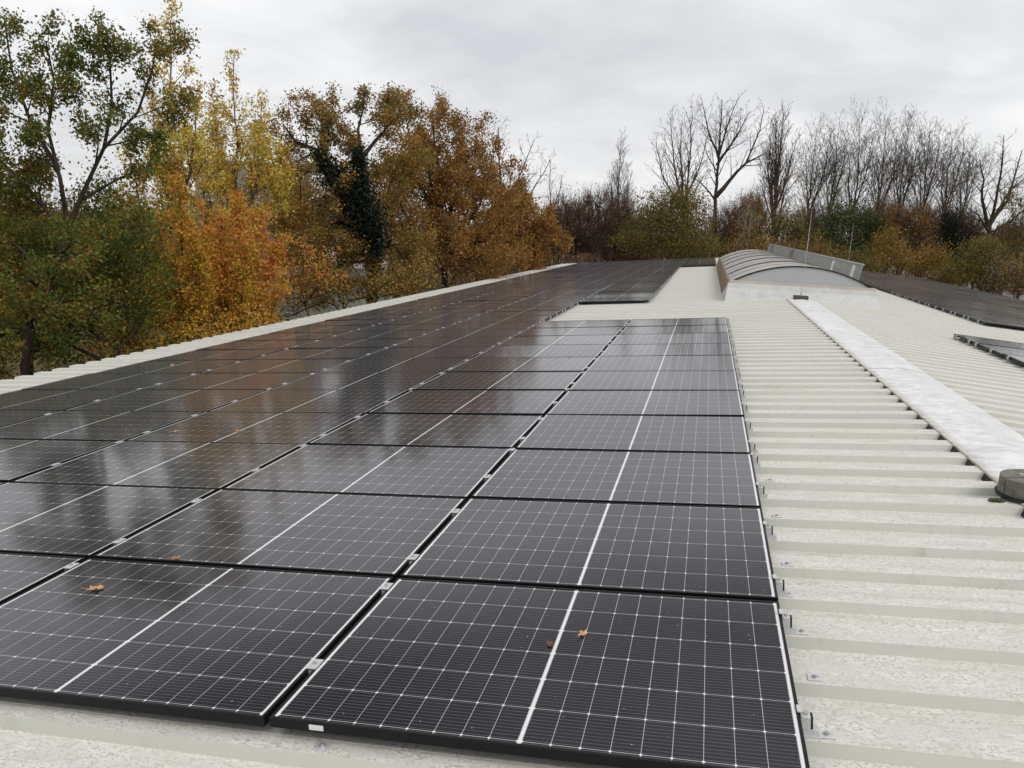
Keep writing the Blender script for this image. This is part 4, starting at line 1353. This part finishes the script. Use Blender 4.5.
TG = 'bushes and leafy trees behind the roof'
def leafy(name, label, px, depth, lobes, h, r, seed, npts, nl, ls, lm, **k):
    kw = dict(spread=0.4, twigs=3, twig_len=0.7, twig_r=0.012, r_tip=0.012, per=16)
    kw.update(k)
    return make_tree(name, label, 'tree' if 'tree' in name else 'shrub', TG, px, depth, lobes, h, r, B3 if 'bm_' not in k else k['bm_'], seed, npts=npts, leaves=nl, leaf_size=ls, leaf_m=lm, **{a: b for a, b in kw.items() if a != 'bm_'})
leafy('willow_tree', 'olive green willow at the far end of the roof', 680, 60, [(682, 218, 28, 24), (652, 222, 18, 22), (702, 238, 16, 18), (636, 243, 18, 14), (690, 250, 40, 12), (668, 200, 10, 14), (648, 205, 8, 14), (690, 198, 8, 12)], 7.2, 0.24, 81, 380, 24000, 0.14, LW_, twig_up=0.5, droop=1.5, spread=0.42)
for i, (x, y, w_, h_, lab) in enumerate([(565, 228, 24, 26, 'brown twiggy thicket right of the amber oak'), (592, 224, 26, 27, 'dark brown bare thicket at the far left corner of the roof'),
                                        (622, 230, 24, 26, 'brown bare thicket below the slim poplar'), (640, 245, 20, 20, 'low brown thicket left of the willow'), (728, 235, 24, 26, 'brown thicket below the tallest bare tree'), (750, 225, 18, 28, 'rusty thicket right of the tallest bare tree')]):
    leafy('thicket_shrub', lab, x, 66 + i, [(x, y, w_, h_), (x - 8, y + 18, w_, h_ * 0.6)], 5, 0.16, 90 + i, 300, 3600 if i < 4 else 4500, 0.13, LBR if i < 5 else LR, twigs=9, twig_len=1.2, twig_up=1.2, twig_r=0.012, ku=1.0)
leafy('broadleaf_tree', 'thin yellowish tree right of the rusty thicket', 785, 70, [(790, 225, 16, 22), (775, 235, 16, 18), (800, 240, 12, 16)], 6, 0.14, 101, 170, 4200, 0.14, LOL, twigs=5)
leafy('evergreen_tree', 'dark evergreen tree in front of the right row of bare trees', 850, 78, [(843, 218, 20, 17), (868, 220, 17, 18), (832, 238, 18, 20), (870, 245, 18, 20), (850, 255, 34, 14)], 8, 0.22, 102, 280, 26000, 0.17, LEV, per=26)
leafy('shrub', 'golden brown bush right of the dark evergreen', 890, 70, [(888, 250, 14, 18), (900, 260, 11, 12), (880, 268, 16, 10)], 4.5, 0.1, 103, 170, 5200, 0.14, LGO)
leafy('broadleaf_tree', 'rusty brown tree above the two golden bushes', 912, 76, [(910, 222, 18, 20), (925, 240, 15, 22), (895, 225, 12, 20)], 7, 0.18, 104, 260, 5500, 0.14, LR, twigs=7, twig_len=0.9)
leafy('shrub', 'yellow brown bush left of the ivy covered trunk', 930, 66, [(932, 256, 13, 15), (922, 268, 13, 11), (940, 272, 11, 11)], 4.2, 0.1, 105, 160, 5000, 0.14, LGO)
leafy('ivy_clad_tree', 'dark ivy covered trunk right of the yellow brown bush', 952, 70, [(950, 238, 6, 24), (956, 255, 9, 16)], 7, 0.2, 106, 100, 9500, 0.15, LIV, per=30)
leafy('shrub', 'large olive yellow bush below the spreading bare tree', 975, 58, [(978, 262, 18, 17), (960, 275, 18, 10), (990, 280, 16, 12), (945, 278, 12, 7), (985, 252, 11, 10)], 3.6, 0.1, 107, 280, 15000, 0.12, LOL)
leafy('broadleaf_tree', 'pale yellow leaved tree drooping in at the right edge', 1022, 62, [(1020, 215, 18, 24), (1012, 198, 14, 12), (1035, 240, 24, 30), (1015, 255, 18, 18)], 6.5, 0.2, 108, 220, 6000, 0.12, LOL, twigs=4, droop=1.0)
leafy('shrub', 'shrub with whitish seed heads at the right edge', 1003, 56, [(1002, 278, 13, 14), (1018, 285, 13, 16), (995, 290, 10, 10)], 3.0, 0.08, 109, 130, 1300, 0.10, LPA, twigs=5, twig_len=0.9, twig_up=0.9, per=8)
leafy('shrub', 'brown shrub at the right edge behind the far right array', 1030, 54, [(1030, 272, 22, 26), (1060, 280, 26, 30), (1005, 280, 16, 16)], 3.4, 0.08, 110, 170, 5000, 0.12, LB_)
leafy('shrub', 'olive undergrowth behind the barrel skylight', 770, 64, [(750, 250, 26, 12), (785, 255, 24, 12), (815, 255, 20, 12)], 3.5, 0.1, 111, 220, 6000, 0.14, LB_)
leafy('shrub', 'mixed brown undergrowth behind the wind deflectors', 850, 66, [(830, 262, 24, 12), (860, 268, 24, 12)], 3.5, 0.1, 112, 190, 5000, 0.14, LOL)
for i, (x, y, w_, h_, lab) in enumerate([(812, 236, 20, 26, 'brown thicket behind the near lightning rod'), (880, 232, 22, 28, 'brown thicket between the evergreen and the rusty tree'),
                                        (938, 236, 22, 26, 'brown thicket behind the yellow brown bush'), (965, 240, 18, 22, 'grey brown thicket left of the spreading bare tree'), (1012, 246, 24, 20, 'grey brown thicket below the spreading bare tree')]):
    leafy('thicket_shrub', lab, x, 86 - i * 3, [(x, y, w_, h_), (x - 6, y + 16, w_, h_ * 0.6)], 5, 0.15, 190 + i, 300, 4200, 0.15, LBR, twigs=9, twig_len=1.3, twig_up=1.2, twig_r=0.013, ku=1.0)
leafy('birch_tree', 'thin young birch with a pale trunk left of the skylight', 742, 64, [(748, 215, 12, 22), (744, 235, 10, 14)], 7, 0.08, 113, 60, 700, 0.13, LGO, bm_=B4, twigs=2)

# --- distant wood closing the horizon: uncountable
rng = np.random.default_rng(5)
Vs, Fs, mi = [], [], []
P0, P1 = [], []
C, Cm = [], []
for k in range(5200):
    px = rng.uniform(-260, 1300)
    dpt = rng.uniform(108, 150) if px > 540 else rng.uniform(70, 120)
    b_ = at(px, dpt)
    h = rng.uniform(5.5, 11) if px > 540 else rng.uniform(5, 10)
    tip = b_ + np.array([rng.normal(0, 1.2), rng.normal(0, 1.2), h])
    P0.append(b_ + np.array([0, 0, h * 0.2])); P1.append(tip)
    for q in range(7):
        s = rng.uniform(0.15, 1.0)
        C.append(b_ + (tip - b_) * s + rng.normal(0, 0.9, 3)); Cm.append(1 if rng.uniform() < 0.72 else 2)
P0, P1 = np.array(P0), np.array(P1)
v1, f1 = tubes_mesh('', P0, P1, np.full(len(P0), 0.05), np.full(len(P0), 0.012), 3, None)
v2, f2 = leaf_quads(rng, np.array(C), 0.6)
V, F = merge([(v1, f1), (v2, f2)])
MI = np.concatenate([np.zeros(len(f1)), np.array(Cm)])
tag(link_mesh('distant_wood', quads_to_mesh('distant_wood', V, F, [B3, LBR, LB_], MI)), 'brown distant wood closing the horizon behind all the trees', 'wood', kind='stuff')

# ------------------------------------------------------------------ buildings behind the trees
def house(name, label, px, depth, w, d, h, rotz, wallm, storeys, cols, win=(1.1, 1.4), roofh=0.35):
    b_ = at(px, depth)
    o = empty(name, b_, (0, 0, rotz), label=label, cat='building')
    m = MB(); m.box(-w / 2, w / 2, -d / 2, d / 2, 0, h); m.build('wall', wallm, o)
    m = MB(); m.box(-w / 2 - 0.25, w / 2 + 0.25, -d / 2 - 0.25, d / 2 + 0.25, h, h + roofh); m.build('roof', M['flapdark'], o)
    for s in range(storeys):
        for c in range(cols):
            x = -w / 2 + (c + 0.5) * w / cols; z = (s + 0.42) * h / storeys
            m = MB()
            for (x0, x1, z0, z1) in ((x - win[0] / 2 - .08, x - win[0] / 2, z - .08, z + win[1] + .08), (x + win[0] / 2, x + win[0] / 2 + .08, z - .08, z + win[1] + .08),
                                     (x - win[0] / 2, x + win[0] / 2, z - .08, z), (x - win[0] / 2, x + win[0] / 2, z + win[1], z + win[1] + .08)):
                m.box(x0, x1, -d / 2 - 0.06, -d / 2 - 0.003, z0, z1)
            f = m.build('window', M['white'], o)
            m = MB(); m.box(x - win[0] / 2, x + win[0] / 2, -d / 2 - 0.03, -d / 2 - 0.004, z, z + win[1]); m.build('pane', GLASSM, f)
    return o
tg = NT('dark_window_glass')
GLASSM = tg.set(Base_Color=(0.02, 0.022, 0.026, 1), Roughness=0.08)
yaw = math.atan2(-FWD[0], FWD[1])
house('house', 'pale grey house with white windows glimpsed behind the ivy covered oak', 348, 58, 5.5, 7, 8.2, R(22), plain('pale_grey_render', (0.50, 0.52, 0.56), 0.8, 0, 0.1, 2), 3, 3)
house('office_block', 'tall grey office block half hidden behind the yellow poplars', 258, 95, 12, 12, 12.6, R(28), plain('grey_facade', (0.25, 0.25, 0.27), 0.7, 0, 0.12, 1.5), 6, 5)
house('shed', 'low flat roofed pale shed under the red shrub', 300, 40, 9, 6, 4.7, R(25), plain('pale_green_render', (0.5, 0.55, 0.47), 0.8, 0, 0.15, 2), 1, 3, (0.9, 0.9), 0.2)
house('hall_building', 'long white flat hall glimpsed through the trees at the right', 985, 120, 34, 12, 9.2, R(-15), plain('white_hall', (0.6, 0.6, 0.6), 0.7, 0, 0.08, 1.5), 1, 9, (1.6, 1.2))
